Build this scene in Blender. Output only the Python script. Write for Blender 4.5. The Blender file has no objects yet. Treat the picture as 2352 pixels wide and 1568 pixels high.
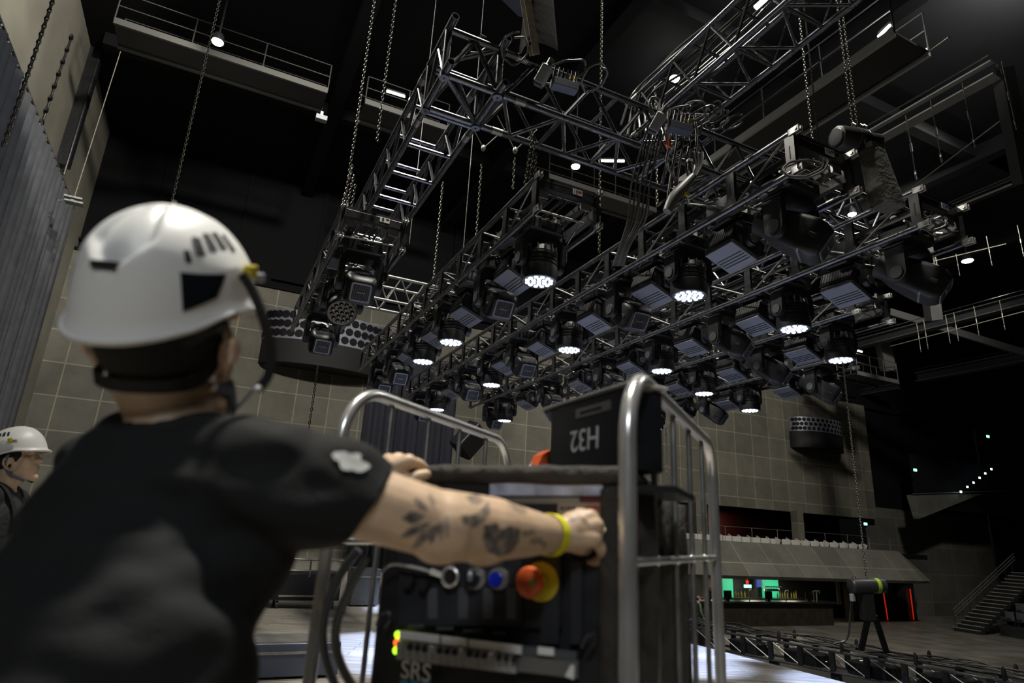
import bpy, bmesh, math, random
from mathutils import Vector as V, Matrix as M4, Quaternion as Q, noise as NZ
rnd = random.Random(7)
S = bpy.context.scene
COL = S.collection
PI = math.pi

# ------------------------------------------------------------------ survey of the room (camera station, used to measure real positions)
CAMP = V((0, 0, 1.35))
FPX = 1436.0
RC = M4(((0.8978, -0.1737, -0.4048), (-0.4375, -0.2446, -0.8653), (0.0513, 0.9539, -0.2956)))
def ray(px, py):
    return (RC @ V((px-1176.0, 784.0-py, -FPX))).normalized()
FWD = RC @ V((0, 0, -1))
def atx(px, py, x): d = ray(px, py); return CAMP + d*((x-CAMP.x)/d.x)
def aty(px, py, y): d = ray(px, py); return CAMP + d*((y-CAMP.y)/d.y)
def atz(px, py, z): d = ray(px, py); return CAMP + d*((z-CAMP.z)/d.z)
def atd(px, py, dd): d = ray(px, py); return CAMP + d*(dd/d.dot(FWD))
def proj(p):
    c = RC.transposed() @ (V(p)-CAMP)
    return 1176+FPX*c.x/-c.z, 784-FPX*c.y/-c.z

# ------------------------------------------------------------------ mesh builder
def frame(d, up=None):
    d = V(d).normalized()
    u = V(up) if up is not None else (V((0, 0, 1)) if abs(d.z) < .95 else V((1, 0, 0)))
    x = u.cross(d)
    if x.length < 1e-6: x = V((1, 0, 0)).cross(d)
    x.normalize(); y = d.cross(x)
    return x, y, d
def rotm(x, y, z):
    return M4((x, y, z)).transposed()

class MB:
    def __init__(s): s.v = []; s.f = []; s.m = []; s.mi = 0
    def add(s, vs, fs):
        o = len(s.v); s.v += [tuple(p) for p in vs]
        s.f += [tuple(i+o for i in f) for f in fs]; s.m += [s.mi]*len(fs); return s
    def box(s, c, size, R=None):
        c = V(c); h = [a/2 for a in size]; vs = []
        for i in (-1, 1):
            for j in (-1, 1):
                for k in (-1, 1):
                    p = V((i*h[0], j*h[1], k*h[2])); vs.append(c + (R @ p if R else p))
        return s.add(vs, [(0,1,3,2),(4,6,7,5),(0,4,5,1),(2,3,7,6),(0,2,6,4),(1,5,7,3)])
    def beam(s, a, b, w, h, up=None):
        a, b = V(a), V(b); x, y, z = frame(b-a, up)
        return s.box((a+b)/2, (w, h, (b-a).length), rotm(x, y, z))
    def rings(s, rings, cap=True, closed=False):
        n = len(rings[0]); vs = [p for r in rings for p in r]; fs = []
        m = len(rings)
        for i in range(m if closed else m-1):
            a = i*n; b = ((i+1) % m)*n
            for j in range(n):
                k = (j+1) % n; fs.append((a+j, a+k, b+k, b+j))
        if cap and not closed:
            fs.append(tuple(reversed(range(n)))); fs.append(tuple((m-1)*n+j for j in range(n)))
        return s.add(vs, fs)
    def tube(s, a, b, r, n=8, r2=None, cap=True):
        a, b = V(a), V(b); x, y, z = frame(b-a); r2 = r if r2 is None else r2
        cs = [(math.cos(2*PI*i/n), math.sin(2*PI*i/n)) for i in range(n)]
        return s.rings([[a+(x*c+y*q)*r for c, q in cs], [b+(x*c+y*q)*r2 for c, q in cs]], cap)
    def pipe(s, a, b, r, t, n=16):
        a, b = V(a), V(b); x, y, z = frame(b-a)
        cs = [(math.cos(2*PI*i/n), math.sin(2*PI*i/n)) for i in range(n)]
        R = lambda p, q: [p+(x*c+y*w)*q for c, w in cs]
        return s.rings([R(a, r), R(b, r), R(b, r-t), R(a, r-t)], closed=True)
    def path(s, pts, r, n=6, closed=False, cap=True):
        pts = [V(p) for p in pts]; m = len(pts); rr = r if isinstance(r, (list, tuple)) else [r]*m
        t0 = (pts[1]-pts[0]).normalized(); x, y, _ = frame(t0); out = []
        for i, p in enumerate(pts):
            a = pts[(i-1) % m] if (closed or i > 0) else p; b = pts[(i+1) % m] if (closed or i < m-1) else p
            t = b-a
            t = t.normalized() if t.length > 1e-9 else t0
            q = t0.rotation_difference(t); x = q @ x; x = (x - t*x.dot(t)).normalized(); y = t.cross(x); t0 = t
            out.append([p+(x*math.cos(2*PI*k/n)+y*math.sin(2*PI*k/n))*rr[i] for k in range(n)])
        return s.rings(out, cap, closed)
    def lathe(s, prof, n=24, mat=None, cap=True):
        mat = mat or M4.Identity(4)
        return s.rings([[mat @ V((r*math.cos(2*PI*k/n), r*math.sin(2*PI*k/n), z)) for k in range(n)] for r, z in prof], cap)
    def rrect(s, c, size, r=.02, R=None, seg=3, bev=None):
        """box with rounded upright edges and bevelled ends, local z is the extrusion"""
        c = V(c); sx, sy, sz = [a/2 for a in size]; r = min(r, sx*.98, sy*.98); b = r*.5 if bev is None else bev; b = min(b, sz*.9)
        def ring(ins, z):
            o = []
            for qx, qy, a0 in ((1, 1, 0), (-1, 1, 1), (-1, -1, 2), (1, -1, 3)):
                for k in range(seg+1):
                    a = (a0+k/seg)*PI/2; rr = max(r-ins*.6, .0005)
                    p = V((qx*(sx-r)+rr*math.cos(a)-(qx*ins*.4), qy*(sy-r)+rr*math.sin(a)-(qy*ins*.4), z)); o.append(c+(R @ p if R else p))
            return o
        return s.rings([ring(b, -sz), ring(0, -sz+b), ring(0, sz-b), ring(b, sz)])
    def ell(s, c, ax, R=None, n=16, m=10):
        c = V(c); rs = []
        for i in range(m+1):
            a = PI*(i+.001)/(m+.002); o = []
            for k in range(n):
                p = V((ax[0]*math.sin(a)*math.cos(2*PI*k/n), ax[1]*math.sin(a)*math.sin(2*PI*k/n), -ax[2]*math.cos(a))); o.append(c+(R @ p if R else p))
            rs.append(o)
        return s.rings(rs)
    def cone(s, a, ra, b, rb, n=14):
        """round-ended tapering limb"""
        a, b = V(a), V(b); x, y, z = frame(b-a); L = (b-a).length; rs = []
        pr = [(ra*math.cos(t), -ra*math.sin(t)) for t in (1.5, 1.1, .7, .35)] + [(ra, 0), (rb, L)] + [(rb*math.cos(t), L+rb*math.sin(t)) for t in (.35, .7, 1.1, 1.5)]
        return s.rings([[a+x*(r*math.cos(2*PI*k/n))+y*(r*math.sin(2*PI*k/n))+z*h for k in range(n)] for r, h in pr])
    def prism(s, poly, d):
        """polygon of 3-D points pushed along d"""
        a = [V(p) for p in poly]; d = V(d); return s.rings([a, [p+d for p in a]])
    def build(s, name, mats, parent=None, smooth=True, ang=40, loc=None):
        me = bpy.data.meshes.new(name); me.from_pydata(s.v, [], s.f)
        mats = mats if isinstance(mats, (list, tuple)) else [mats]
        for m in mats: me.materials.append(m)
        if len(mats) > 1: me.polygons.foreach_set('material_index', s.m)
        bm = bmesh.new(); bm.from_mesh(me); bmesh.ops.recalc_face_normals(bm, faces=bm.faces)
        if smooth:
            ca = math.radians(ang)
            for f in bm.faces: f.smooth = True
            for e in bm.edges:
                if len(e.link_faces) == 2 and e.calc_face_angle(0) > ca: e.smooth = False
        bm.to_mesh(me); bm.free(); me.update()
        o = bpy.data.objects.new(name, me); COL.objects.link(o)
        if parent: o.parent = parent
        if loc is not None: o.location = loc
        return o

def tag(o, label=None, cat=None, group=None, kind=None):
    if label: o['label'] = label
    if cat: o['category'] = cat
    if group: o['group'] = group
    if kind: o['kind'] = kind
    return o
def empty(name, loc=(0, 0, 0), rot=None, **k):
    o = bpy.data.objects.new(name, None); COL.objects.link(o); o.location = loc; o.empty_display_size = .1
    if rot is not None: o.rotation_euler = rot
    return tag(o, **k)
CH = {}
def copy_tree(o, parent=None):
    c = o.copy(); COL.objects.link(c)
    if parent: c.parent = parent
    for ch in list(o.children): copy_tree(ch, c)
    return c
def struct(o): o['kind'] = 'structure'; return o
def text(body, size, name, m, parent, mw, ext=.0008, align='CENTER'):
    cu = bpy.data.curves.new(name, 'FONT'); cu.body = body; cu.size = size; cu.extrude = ext; cu.align_x = align; cu.align_y = 'CENTER'
    cu.materials.append(m); o = bpy.data.objects.new(name, cu); COL.objects.link(o)
    o.parent = parent; o.matrix_local = mw; return o

def textmesh(body, size, name, m, parent, mw, ext=.0008):
    o = text(body, size, name, m, parent, mw, ext); S.view_layers[0].update(); dg = bpy.context.evaluated_depsgraph_get(); me = bpy.data.meshes.new_from_object(o.evaluated_get(dg)); 
    q = bpy.data.objects.new(name, me); COL.objects.link(q); q.parent = parent; q.matrix_local = mw; bpy.data.objects.remove(o); return q
# ------------------------------------------------------------------ materials
def mat(name, col, rough=.5, metal=0., spec=.5, nz=0., nscale=8., bump=0., bscale=60., emit=None, es=0., coat=0., sheen=0.):
    m = bpy.data.materials.new(name); m.use_nodes = True; nt = m.node_tree; b = nt.nodes['Principled BSDF']
    b.inputs['Base Color'].default_value = (*col, 1); b.inputs['Roughness'].default_value = rough; b.inputs['Metallic'].default_value = metal
    b.inputs['Specular IOR Level'].default_value = spec
    if coat: b.inputs['Coat Weight'].default_value = coat
    if sheen: b.inputs['Sheen Weight'].default_value = sheen
    if emit: b.inputs['Emission Color'].default_value = (*emit, 1); b.inputs['Emission Strength'].default_value = es
    if nz or bump:
        tc = nt.nodes.new('ShaderNodeTexCoord')
    if nz:
        n = nt.nodes.new('ShaderNodeTexNoise'); n.inputs['Scale'].default_value = nscale; n.inputs['Detail'].default_value = 5
        nt.links.new(tc.outputs['Object'], n.inputs['Vector'])
        r = nt.nodes.new('ShaderNodeMapRange'); r.inputs[1].default_value = .3; r.inputs[2].default_value = .7; r.inputs[3].default_value = 1-nz; r.inputs[4].default_value = 1+nz
        nt.links.new(n.outputs['Fac'], r.inputs[0])
        mx = nt.nodes.new('ShaderNodeMix'); mx.data_type = 'RGBA'; mx.blend_type = 'MULTIPLY'; mx.inputs['Factor'].default_value = 1
        mx.inputs['A'].default_value = (*col, 1); nt.links.new(r.outputs[0], mx.inputs['B']); nt.links.new(mx.outputs['Result'], b.inputs['Base Color'])
        r2 = nt.nodes.new('ShaderNodeMapRange'); r2.inputs[1].default_value = .3; r2.inputs[2].default_value = .7
        r2.inputs[3].default_value = max(.02, rough-.12*nz*2); r2.inputs[4].default_value = min(1, rough+.12*nz*2)
        nt.links.new(n.outputs['Fac'], r2.inputs[0]); nt.links.new(r2.outputs[0], b.inputs['Roughness'])
    if bump:
        n2 = nt.nodes.new('ShaderNodeTexNoise'); n2.inputs['Scale'].default_value = bscale; n2.inputs['Detail'].default_value = 4
        nt.links.new(tc.outputs['Object'], n2.inputs['Vector'])
        bp = nt.nodes.new('ShaderNodeBump'); bp.inputs['Strength'].default_value = bump; bp.inputs['Distance'].default_value = .02
        nt.links.new(n2.outputs['Fac'], bp.inputs['Height']); nt.links.new(bp.outputs['Normal'], b.inputs['Normal'])
    return m
def grid_mat(name, col, line, px, pz, ox, oz, lw, axis='x', rough=.75, var=.18):
    """panelled wall: tiles with paler joints"""
    m = bpy.data.materials.new(name); m.use_nodes = True; nt = m.node_tree; b = nt.nodes['Principled BSDF']; b.inputs['Roughness'].default_value = rough
    tc = nt.nodes.new('ShaderNodeTexCoord'); sp = nt.nodes.new('ShaderNodeSeparateXYZ'); nt.links.new(tc.outputs['Object'], sp.inputs[0])
    cb = nt.nodes.new('ShaderNodeCombineXYZ')
    nt.links.new(sp.outputs['X' if axis == 'x' else 'Y'], cb.inputs[0]); nt.links.new(sp.outputs['Z'], cb.inputs[1])
    mp = nt.nodes.new('ShaderNodeMapping'); mp.inputs['Location'].default_value = (-ox, -oz, 0); nt.links.new(cb.outputs[0], mp.inputs[0])
    br = nt.nodes.new('ShaderNodeTexBrick'); br.offset = 0; br.squash = 1
    br.inputs['Scale'].default_value = 1; br.inputs['Mortar Size'].default_value = lw; br.inputs['Mortar Smooth'].default_value = .3; br.inputs['Bias'].default_value = 0
    br.inputs['Brick Width'].default_value = px; br.inputs['Row Height'].default_value = pz
    br.inputs['Color1'].default_value = (*[c*(1-var) for c in col], 1); br.inputs['Color2'].default_value = (*[c*(1+var) for c in col], 1); br.inputs['Mortar'].default_value = (*line, 1)
    nt.links.new(mp.outputs[0], br.inputs['Vector'])
    n = nt.nodes.new('ShaderNodeTexNoise'); n.inputs['Scale'].default_value = .9; n.inputs['Detail'].default_value = 7; n.inputs['Roughness'].default_value = .65; nt.links.new(tc.outputs['Object'], n.inputs['Vector'])
    r = nt.nodes.new('ShaderNodeMapRange'); r.inputs[1].default_value = .3; r.inputs[2].default_value = .7; r.inputs[3].default_value = .78; r.inputs[4].default_value = 1.2; nt.links.new(n.outputs['Fac'], r.inputs[0])
    mx = nt.nodes.new('ShaderNodeMix'); mx.data_type = 'RGBA'; mx.blend_type = 'MULTIPLY'; mx.inputs['Factor'].default_value = 1
    nt.links.new(br.outputs['Color'], mx.inputs['A']); nt.links.new(r.outputs[0], mx.inputs['B']); nt.links.new(mx.outputs['Result'], b.inputs['Base Color'])
    return m
def wood_mat(name, c1, c2, plank=.16):
    m = bpy.data.materials.new(name); m.use_nodes = True; nt = m.node_tree; b = nt.nodes['Principled BSDF']; b.inputs['Roughness'].default_value = .55
    tc = nt.nodes.new('ShaderNodeTexCoord'); mp = nt.nodes.new('ShaderNodeMapping'); mp.inputs['Rotation'].default_value = (0, 0, .42); nt.links.new(tc.outputs['Object'], mp.inputs[0])
    br = nt.nodes.new('ShaderNodeTexBrick'); br.inputs['Scale'].default_value = 1; br.inputs['Brick Width'].default_value = 3; br.inputs['Row Height'].default_value = plank
    br.inputs['Mortar Size'].default_value = .004; br.inputs['Color1'].default_value = (*c1, 1); br.inputs['Color2'].default_value = (*c2, 1); br.inputs['Mortar'].default_value = (.02, .018, .015, 1)
    nt.links.new(mp.outputs[0], br.inputs['Vector'])
    m2 = nt.nodes.new('ShaderNodeMapping'); m2.inputs['Scale'].default_value = (.5, 9, 1); nt.links.new(mp.outputs[0], m2.inputs[0])
    n = nt.nodes.new('ShaderNodeTexNoise'); n.inputs['Scale'].default_value = 2.5; n.inputs['Detail'].default_value = 8; nt.links.new(m2.outputs[0], n.inputs['Vector'])
    r = nt.nodes.new('ShaderNodeMapRange'); r.inputs[1].default_value = .3; r.inputs[2].default_value = .7; r.inputs[3].default_value = .55; r.inputs[4].default_value = 1.35; nt.links.new(n.outputs['Fac'], r.inputs[0])
    mx = nt.nodes.new('ShaderNodeMix'); mx.data_type = 'RGBA'; mx.blend_type = 'MULTIPLY'; mx.inputs['Factor'].default_value = 1
    nt.links.new(br.outputs['Color'], mx.inputs['A']); nt.links.new(r.outputs[0], mx.inputs['B']); nt.links.new(mx.outputs['Result'], b.inputs['Base Color'])
    return m

K = {}
K['blk'] = mat('black_painted_steel', (.016, .017, .020), .34, .0, .6, nz=.25, nscale=14)
K['truss'] = mat('black_truss_tube', (.125, .13, .145), .27, .75, .6, nz=.04, nscale=9)
K['plast'] = mat('black_fixture_plastic', (.012, .013, .016), .46, 0, .45, nz=.2, nscale=20)
K['plast2'] = mat('dark_grey_fixture_plastic', (.075, .08, .09), .45, 0, .5)
K['fin'] = mat('bounce_tinted_grey_fins', (.20, .215, .27), .42, .3, .5)  # blue light bounced off the stage is tinted into the grey
K['grille'] = mat('black_grille', (.006, .006, .007), .6)
K['lens'] = mat('dark_glass_lens', (.01, .012, .016), .04, 0, .8, coat=1)
K['led'] = mat('lit_led_cells', (.8, .85, 1), .3, emit=(.66, .77, 1), es=4)
K['chrome'] = mat('chrome_tube', (.70, .70, .69), .24, .72, nz=.12, nscale=12)
K['steel'] = mat('dull_steel', (.38, .38, .37), .4, .85, nz=.2, nscale=15)
K['alu'] = mat('mill_aluminium', (.36, .36, .35), .42, .8, nz=.15)
K['chain'] = mat('chain_steel', (.15, .146, .125), .42, .8)
K['cable'] = mat('black_cable_rubber', (.04, .041, .043), .34, 0, .5)
K['cable2'] = mat('grey_cable_rubber', (.10, .10, .097), .45, 0, .5)
K['white'] = mat('white_label', (.75, .75, .72), .6)
K['red'] = mat('red_paint', (.5, .03, .015), .45)
K['black'] = mat('matt_black', (.006, .006, .007), .7)
K['orange'] = mat('orange_paint', (.58, .095, .022), .45, nz=.25, nscale=20)
K['yellow'] = mat('yellow_plastic', (.58, .45, .012), .45)
K['blue'] = mat('blue_plastic', (.01, .03, .55), .3)
K['bag'] = mat('chain_bag_canvas', (.075, .071, .060), .8, nz=.3, nscale=12, bump=.5, bscale=30)
K['strap'] = mat('beige_sling_webbing', (.30, .28, .23), .8, nz=.25, nscale=30)
K['greybox'] = mat('grey_connector_housing', (.30, .32, .36), .5)
K['bluegrey'] = mat('blue_grey_sheet_metal', (.09, .105, .15), .45, .2)
K['wallblk'] = mat('black_wall_lining', (.0048, .0048, .0058), .85, 0, .15, nz=.25, nscale=.6)
K['ceil'] = mat('black_ceiling', (.006, .0063, .0075), .85, 0, .2, nz=.3, nscale=.4)
K['beige'] = mat('bare_concrete_wall', (.20, .19, .155), .85, nz=.18, nscale=.7)
K['tile'] = grid_mat('grey_acoustic_panel_wall', (.125, .118, .095), (.25, .235, .17), 1.5, 1.35, -5.83, 4.36, .028)
K['tile2'] = grid_mat('grey_balcony_panels', (.15, .145, .125), (.26, .25, .19), 2.05, 1.1, 22.0, .6, .03)
K['tile3'] = grid_mat('dark_side_wall_panels', (.10, .098, .085), (.16, .155, .12), 3.1, 1.9, 40., .2, .03)
K['curtain'] = mat('charcoal_stage_curtain', (.055, .058, .066), .9, nz=.2, nscale=3)
K['drape'] = mat('midnight_black_drape', (.008, .009, .018), .85, nz=.25, nscale=4)
K['stage'] = wood_mat('worn_stage_planks', (.33, .305, .265), (.27, .25, .22))
K['arena'] = mat('polished_arena_floor', (.17, .16, .14), .42, 0, .5, nz=.3, nscale=.8)
K['darkred'] = mat('dark_red_wall', (.085, .009, .008), .7)
K['brown'] = mat('brown_wood_panel', (.06, .038, .022), .5, nz=.3, nscale=3)
K['greenlit'] = mat('lit_green_screen', (.02, .3, .17), .5, emit=(.02, .42, .22), es=.75)
K['bluelit'] = mat('lit_blue_screen', (.02, .03, .2), .5, emit=(.03, .06, .4), es=.5)
K['redlit'] = mat('red_led_strip', (.5, .02, .01), .5, emit=(1, .04, .01), es=.35)
K['exit'] = mat('lit_green_exit_sign', (.1, .6, .4), .5, emit=(.25, 1, .65), es=3)
K['stepl'] = mat('lit_step_marker', (.8, .85, 1), .5, emit=(.7, .85, 1), es=6)
K['flood'] = mat('lit_flood_glass', (1, 1, .95), .4, emit=(1, .97, .9), es=40)
K['tubel'] = mat('lit_fluorescent_tube', (1, 1, .95), .4, emit=(1, .97, .88), es=9)
K['ledg'] = mat('lit_green_indicator', (.3, .8, .02), .4, emit=(.45, 1, .02), es=2.5)
K['ledr'] = mat('lit_red_indicator', (.9, .1, .02), .4, emit=(1, .12, .02), es=2.5)
K['rope'] = mat('dull_wire_rope', (.22, .21, .18), .5)
K['seatw'] = mat('white_balcony_table', (.55, .54, .50), .5)
K['glassb'] = mat('bottle_glass', (.10, .09, .02), .1, 0, .6)
# ------------------------------------------------------------------ the hall
ZA, ZC = -2.65, 18.0     # arena floor, ceiling
struct(MB().box((29, 13, ZA-.1), (62, 60, .2)).build('floor_arena', K['arena'], smooth=False))
struct(MB().box((-.1, 5, -.15), (13.6, 50, .3)).build('floor_stage', K['stage'], smooth=False))
struct(MB().box((6.6, 5, -1.5), (.1, 50, 2.3)).build('wall_stage_front', K['black'], smooth=False))
struct(MB().box((25, 10, ZC+.1), (70, 60, .2)).build('ceiling', K['ceil'], smooth=False))
L = [(-6.8, ZA), (21.5, ZA), (21.5, 3.75), (43.2, 3.75), (43.2, 11.9), (-6.8, 11.9)]
struct(MB().prism([(x, 30, z) for x, z in L], (0, .4, 0)).build('wall_back', K['tile'], smooth=False))
w = MB().box((25.5, 30.6, 15), (64.6, .3, 6.2)); w.box((18, 30.2, 12.0), (49.6, .5, .12)); w.box((18, 30.35, 12.55), (49.6, .25, .1))
for i in range(9): w.box((-4+i*3.6, 30.4, 15), (.12, .12, 6)); w.box((1.0+i*5.3, 30.36, 12.3), (.5, .2, .55))
struct(w.build('wall_upper', K['wallblk'], smooth=False))
w = MB().box((-6.75, 8, 7.7), (.3, 45, 20.8))
struct(w.build('wall_left', K['beige'], smooth=False))
struct(MB().box((6, -14.4, 7.7), (26, .3, 20.8)).build('wall_rear', K['wallblk'], smooth=False))
struct(MB().box((39, -14.4, 7.7), (40, .3, 20.8)).build('wall_house_rear', K['wallblk'], smooth=False))
struct(MB().box((58, 8, 7.7), (.3, 45, 20.8)).build('wall_right', K['wallblk'], smooth=False))
# house wall right of the balcony
struct(MB().box((50.5, 30.8, 1), (14.6, .3, 7.3)).build('wall_house', K['tile3'], smooth=False))
# beam edges on the ceiling
for i, x in enumerate((2.2, 9.6, 16.8, 27, 36)):
    struct(MB().box((x, 8, ZC-.35), (.5, 44, .7)).build('trim_%d' % (i+1), K['ceil'], smooth=False))
for i, y in enumerate((23.5, 12.5)):
    struct(MB().box((25, y, ZC-.25), (62, .4, .5)).build('trim_%d' % (i+6), K['ceil'], smooth=False))
# dark column and conduits on the left wall
a = MB()
a.beam((-6.45, 24.6, 13), (-6.45, 24.6, ZC), .5, .35, (0, 1, 0)); a.tube((-6.25, 24.4, 12.6), (-6.25, 24.4, ZC), .04)
tag(a.build('steel_column', K['blk'], smooth=False), 'black steel column standing on the pale wall above the long grey curtain', 'column')
a = MB(); a.tube(atx(165, 85, -6.55), atx(98, 280, -6.55), .03); 
for i in range(8): a.box(atx(165-67*i/7, 85+195*i/7, -6.52), (.06, .16, .12))
tag(a.build('wall_conduit', K['blk']), 'slanting conduit with clips on the pale wall above the curtain', 'conduit')

# balcony recess, fascia and bar below it
struct(MB().box((32.3, 33.2, 1), (22, .2, 7.4)).build('wall_recess', K['darkred'], smooth=False))
struct(MB().box((32.3, 31.8, 3.9), (22, 2.8, .25)).build('ceiling_recess', K['wallblk'], smooth=False))
struct(MB().box((32, 29.9, 1.35), (22, 6.4, .3)).build('floor_balcony', K['wallblk'], smooth=False))
prof = [(27.2, 1.5), (26.95, 1.66), (26.7, 1.62), (25.5, .15), (25.42, -.02), (25.55, -.16), (26.2, -.22), (29.8, -.22), (29.8, 1.2), (27.2, 1.3)]
a = MB(); a.rings([[(17.5, y, z) for y, z in prof], [(40.2, y, z) for y, z in prof]])
# rounded end that leans outwards
a.rings([[(40.2, y, z) for y, z in prof], [(41.4-max(0, z)*.75, y+.3, z) for y, z in prof]])
tag(a.build('balcony_front', K['tile2'], ang=25), 'sloping grey panelled balcony front running above the bar', 'balcony')['kind'] = 'structure'
for i, (px, w_) in enumerate(((1833, .55), (1606, .8))):
    p = aty(px, 1215, 29.2)
    struct(MB().box((p.x, 29.2, 2.6), (w_, .5, 2.3)).build('trim_%d' % (i+8), K['tile'], smooth=False))
seat0 = None
for i in range(19):
    px = 1582+i*22.0+(3 if i > 9 else 0)
    p = aty(px, 1231+i*1.75, 27.05)
    t = empty('auditorium_chair', (p.x, 27.05, 1.58), (0, 0, 0), label='white folded seat on the balcony rail above the bar, %s' % ['first from the trolley', 'second from the trolley', 'third from the trolley', 'fourth from the trolley', 'fifth from the trolley', 'sixth from the trolley', 'seventh from the trolley', 'eighth from the trolley', 'ninth from the trolley', 'tenth from the trolley', 'ninth from the dark end', 'eighth from the dark end', 'seventh from the dark end', 'sixth from the dark end', 'fifth from the dark end', 'fourth from the dark end', 'third from the dark end', 'second from the dark end', 'last before the dark end'][i], cat='chair', group='white seats along the balcony')
    if i == 0:
        ME = {}
        a = MB(); a.rrect((0, 0, .18), (.62, .07, .34), .03); ME['back'] = a.build('seat_back', K['seatw'], t)
        a = MB(); a.rrect((.36, .16, .22), (.05, .42, .36), .02, rotm(*(V((1, 0, 0)), V((0, .9, .42)), V((0, -.42, .9))))); ME['side'] = a.build('side_panel', K['seatw'], t)
        a = MB(); a.beam((-.3, 0, 0), (.3, 0, 0), .05, .04); ME['rail'] = a.build('foot_rail', K['blk'], t)
    else:
        for q in ME.values():
            c = q.copy(); COL.objects.link(c); c.parent = t
a = MB(); pts = [(22+i*.5, 26.85, 2.05+.0*i) for i in range(36)]
a.tube((21.5, 26.8, 2.42), (40, 26.8, 2.42), .012, 5)
for i in range(10): a.tube((22+i*1.95, 26.8, 1.6), (22+i*1.95, 26.8, 2.42), .014, 5)
tag(a.build('balcony_handrail', K['steel']), 'thin steel handrail on the balcony edge behind the white seats', 'handrail')

# the bar
a = MB(); a.box((28.1, 27.3, -2.05), (12.0, .5, 1.2)); bar = a.build('bar_counter', mat('dark_bar_front', (.022, .018, .014), .55, nz=.3, nscale=3), smooth=False)
tag(bar, 'long dark bar counter under the grey balcony', 'bar counter')
MB().box((28.3, 27.2, -1.42), (12.6, .9, .08)).build('counter_top', K['blk'], bar, False)
struct(MB().box((30, 30.2, -1.4), (17, .2, 2.6)).build('wall_bar', K['black'], smooth=False))
def panel(name, x0, x1, y0, y1, Y, m, label, cat, th=.08):
    p, q = aty(x0, y0, Y), aty(x1, y1, Y); 
    return tag(MB().box(((p.x+q.x)/2, Y, (p.z+q.z)/2), (abs(q.x-p.x), th, abs(q.z-p.z))).build(name, m, smooth=False), label, cat)
panel('green_screen', 1652, 1684, 1319, 1378, 29.9, K['greenlit'], 'glowing green backdrop behind the bar, nearer the trolley', 'backdrop panel')
panel('green_screen', 1749, 1789, 1322, 1378, 29.9, K['greenlit'], 'glowing green backdrop behind the bar beside the blue panel', 'backdrop panel')
panel('blue_lit_screen', 1736, 1748, 1322, 1348, 29.8, K['bluelit'], 'narrow blue lit panel behind the bar', 'backdrop panel')
panel('upright_board', 1919, 1932, 1330, 1388, 29.4, K['beige'], 'pale upright board at the far end of the bar', 'board')
panel('wood_board', 1622, 1648, 1318, 1350, 29.7, K['brown'], 'brown panel behind the bar above the standing man', 'backdrop panel')
s = empty('neon_sign', aty(1717, 1341, 29.5), label='small neon sign with a red star over a green bar behind the bar', cat='sign')
a = MB(); st = []
for k in range(10): r_ = (.16, .07)[k % 2]; st.append((r_*math.sin(k*PI/5), 0, .12+r_*math.cos(k*PI/5)))
a.prism(st, (0, .04, 0)); a.build('red_star', K['redlit'], s, False)
MB().box((0, 0, -.12), (.55, .05, .17)).build('green_bar', K['exit'], s, False)
bots = [(1668, 1371), (1676, 1372), (1690, 1368), (1696, 1372), (1703, 1371), (1711, 1372), (1786, 1367), (1792, 1368), (1797, 1366), (1803, 1369), (1809, 1368), (1818, 1368), (1824, 1369), (1829, 1371)]
b0 = None
for i, (x, y) in enumerate(bots):
    p = aty(x, y, 29.2)
    if b0 is None:
        a = MB(); a.lathe([(.05, 0), (.05, .2), (.045, .24), (.018, .3), (.018, .38), (.02, .385)], 10); b0 = a.build('bottle', K['glassb']); o = b0
    else: o = b0.copy(); COL.objects.link(o)
    o.location = (p.x, 29.2, -1.42); sc = rnd.uniform(.85, 1.15); o.scale = (sc, sc, sc)
    tag(o, 'dark glass bottle standing on the back bar between the green backdrops', 'bottle', 'bottles behind the bar')
# shelf that carries the bottles
tag(MB().box((29, 29.3, -1.47), (11, .7, .1)).build('bottle_shelf', K['blk'], smooth=False), 'dark back bar shelf under the bottles', 'shelf')
for i, (x, y) in enumerate(((1722, 1365), (1806, 1367), (1870, 1368), (1878, 1370))):
    p = aty(x, y+16, 27.1); t = empty('beer_tap', (p.x, 27.1, -1.38), label='chrome beer tap on the bar counter, %s' % ['nearest the trolley', 'second from the trolley', 'third from the trolley', 'furthest from the trolley'][i], cat='tap', group='beer taps')
    MB().tube((0, 0, 0), (0, 0, .55), .035, 8).build('column', K['chrome'], t)
    a = MB(); a.tube((0, 0, .55), (.0, -.2, .6), .03, 8); a.tube((0, -.2, .6), (0, -.2, .45), .02, 8); a.build('spout', K['chrome'], t)
for i, (x, y) in enumerate(((1629, 1378), (1672, 1378), (1766, 1380), (1858, 1378))):
    p = aty(x, y, 27.25); t = empty('till_screen', (p.x, 27.25, -1.38), label='dark till screen standing on the bar counter, %s' % ['beside the standing man', 'in front of the first green backdrop', 'in front of the second green backdrop', 'towards the far end'][i], cat='till', group='till screens')
    MB().rrect((0, 0, .3), (.55, .05, .4), .03).build('screen', K['brown' if i in (0, 3) else 'blk'], t); MB().box((0, .08, .06), (.2, .2, .12)).build('stand', K['blk'], t)
# glass rack
t = empty('glass_rack', aty(1772, 1352, 28.6), label='rack of hanging upturned glasses over the bar', cat='rack')
a = MB(); a.box((0, 0, .12), (1.3, .3, .04)); a.build('rack_frame', K['steel'], t, False)
for k in range(9): MB().lathe([(.06, -.12), (.05, 0), (.01, .02), (.01, .1)], 8).build('glass', K['chrome'], t, loc=(-.55+k*.14, 0, 0))
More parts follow.
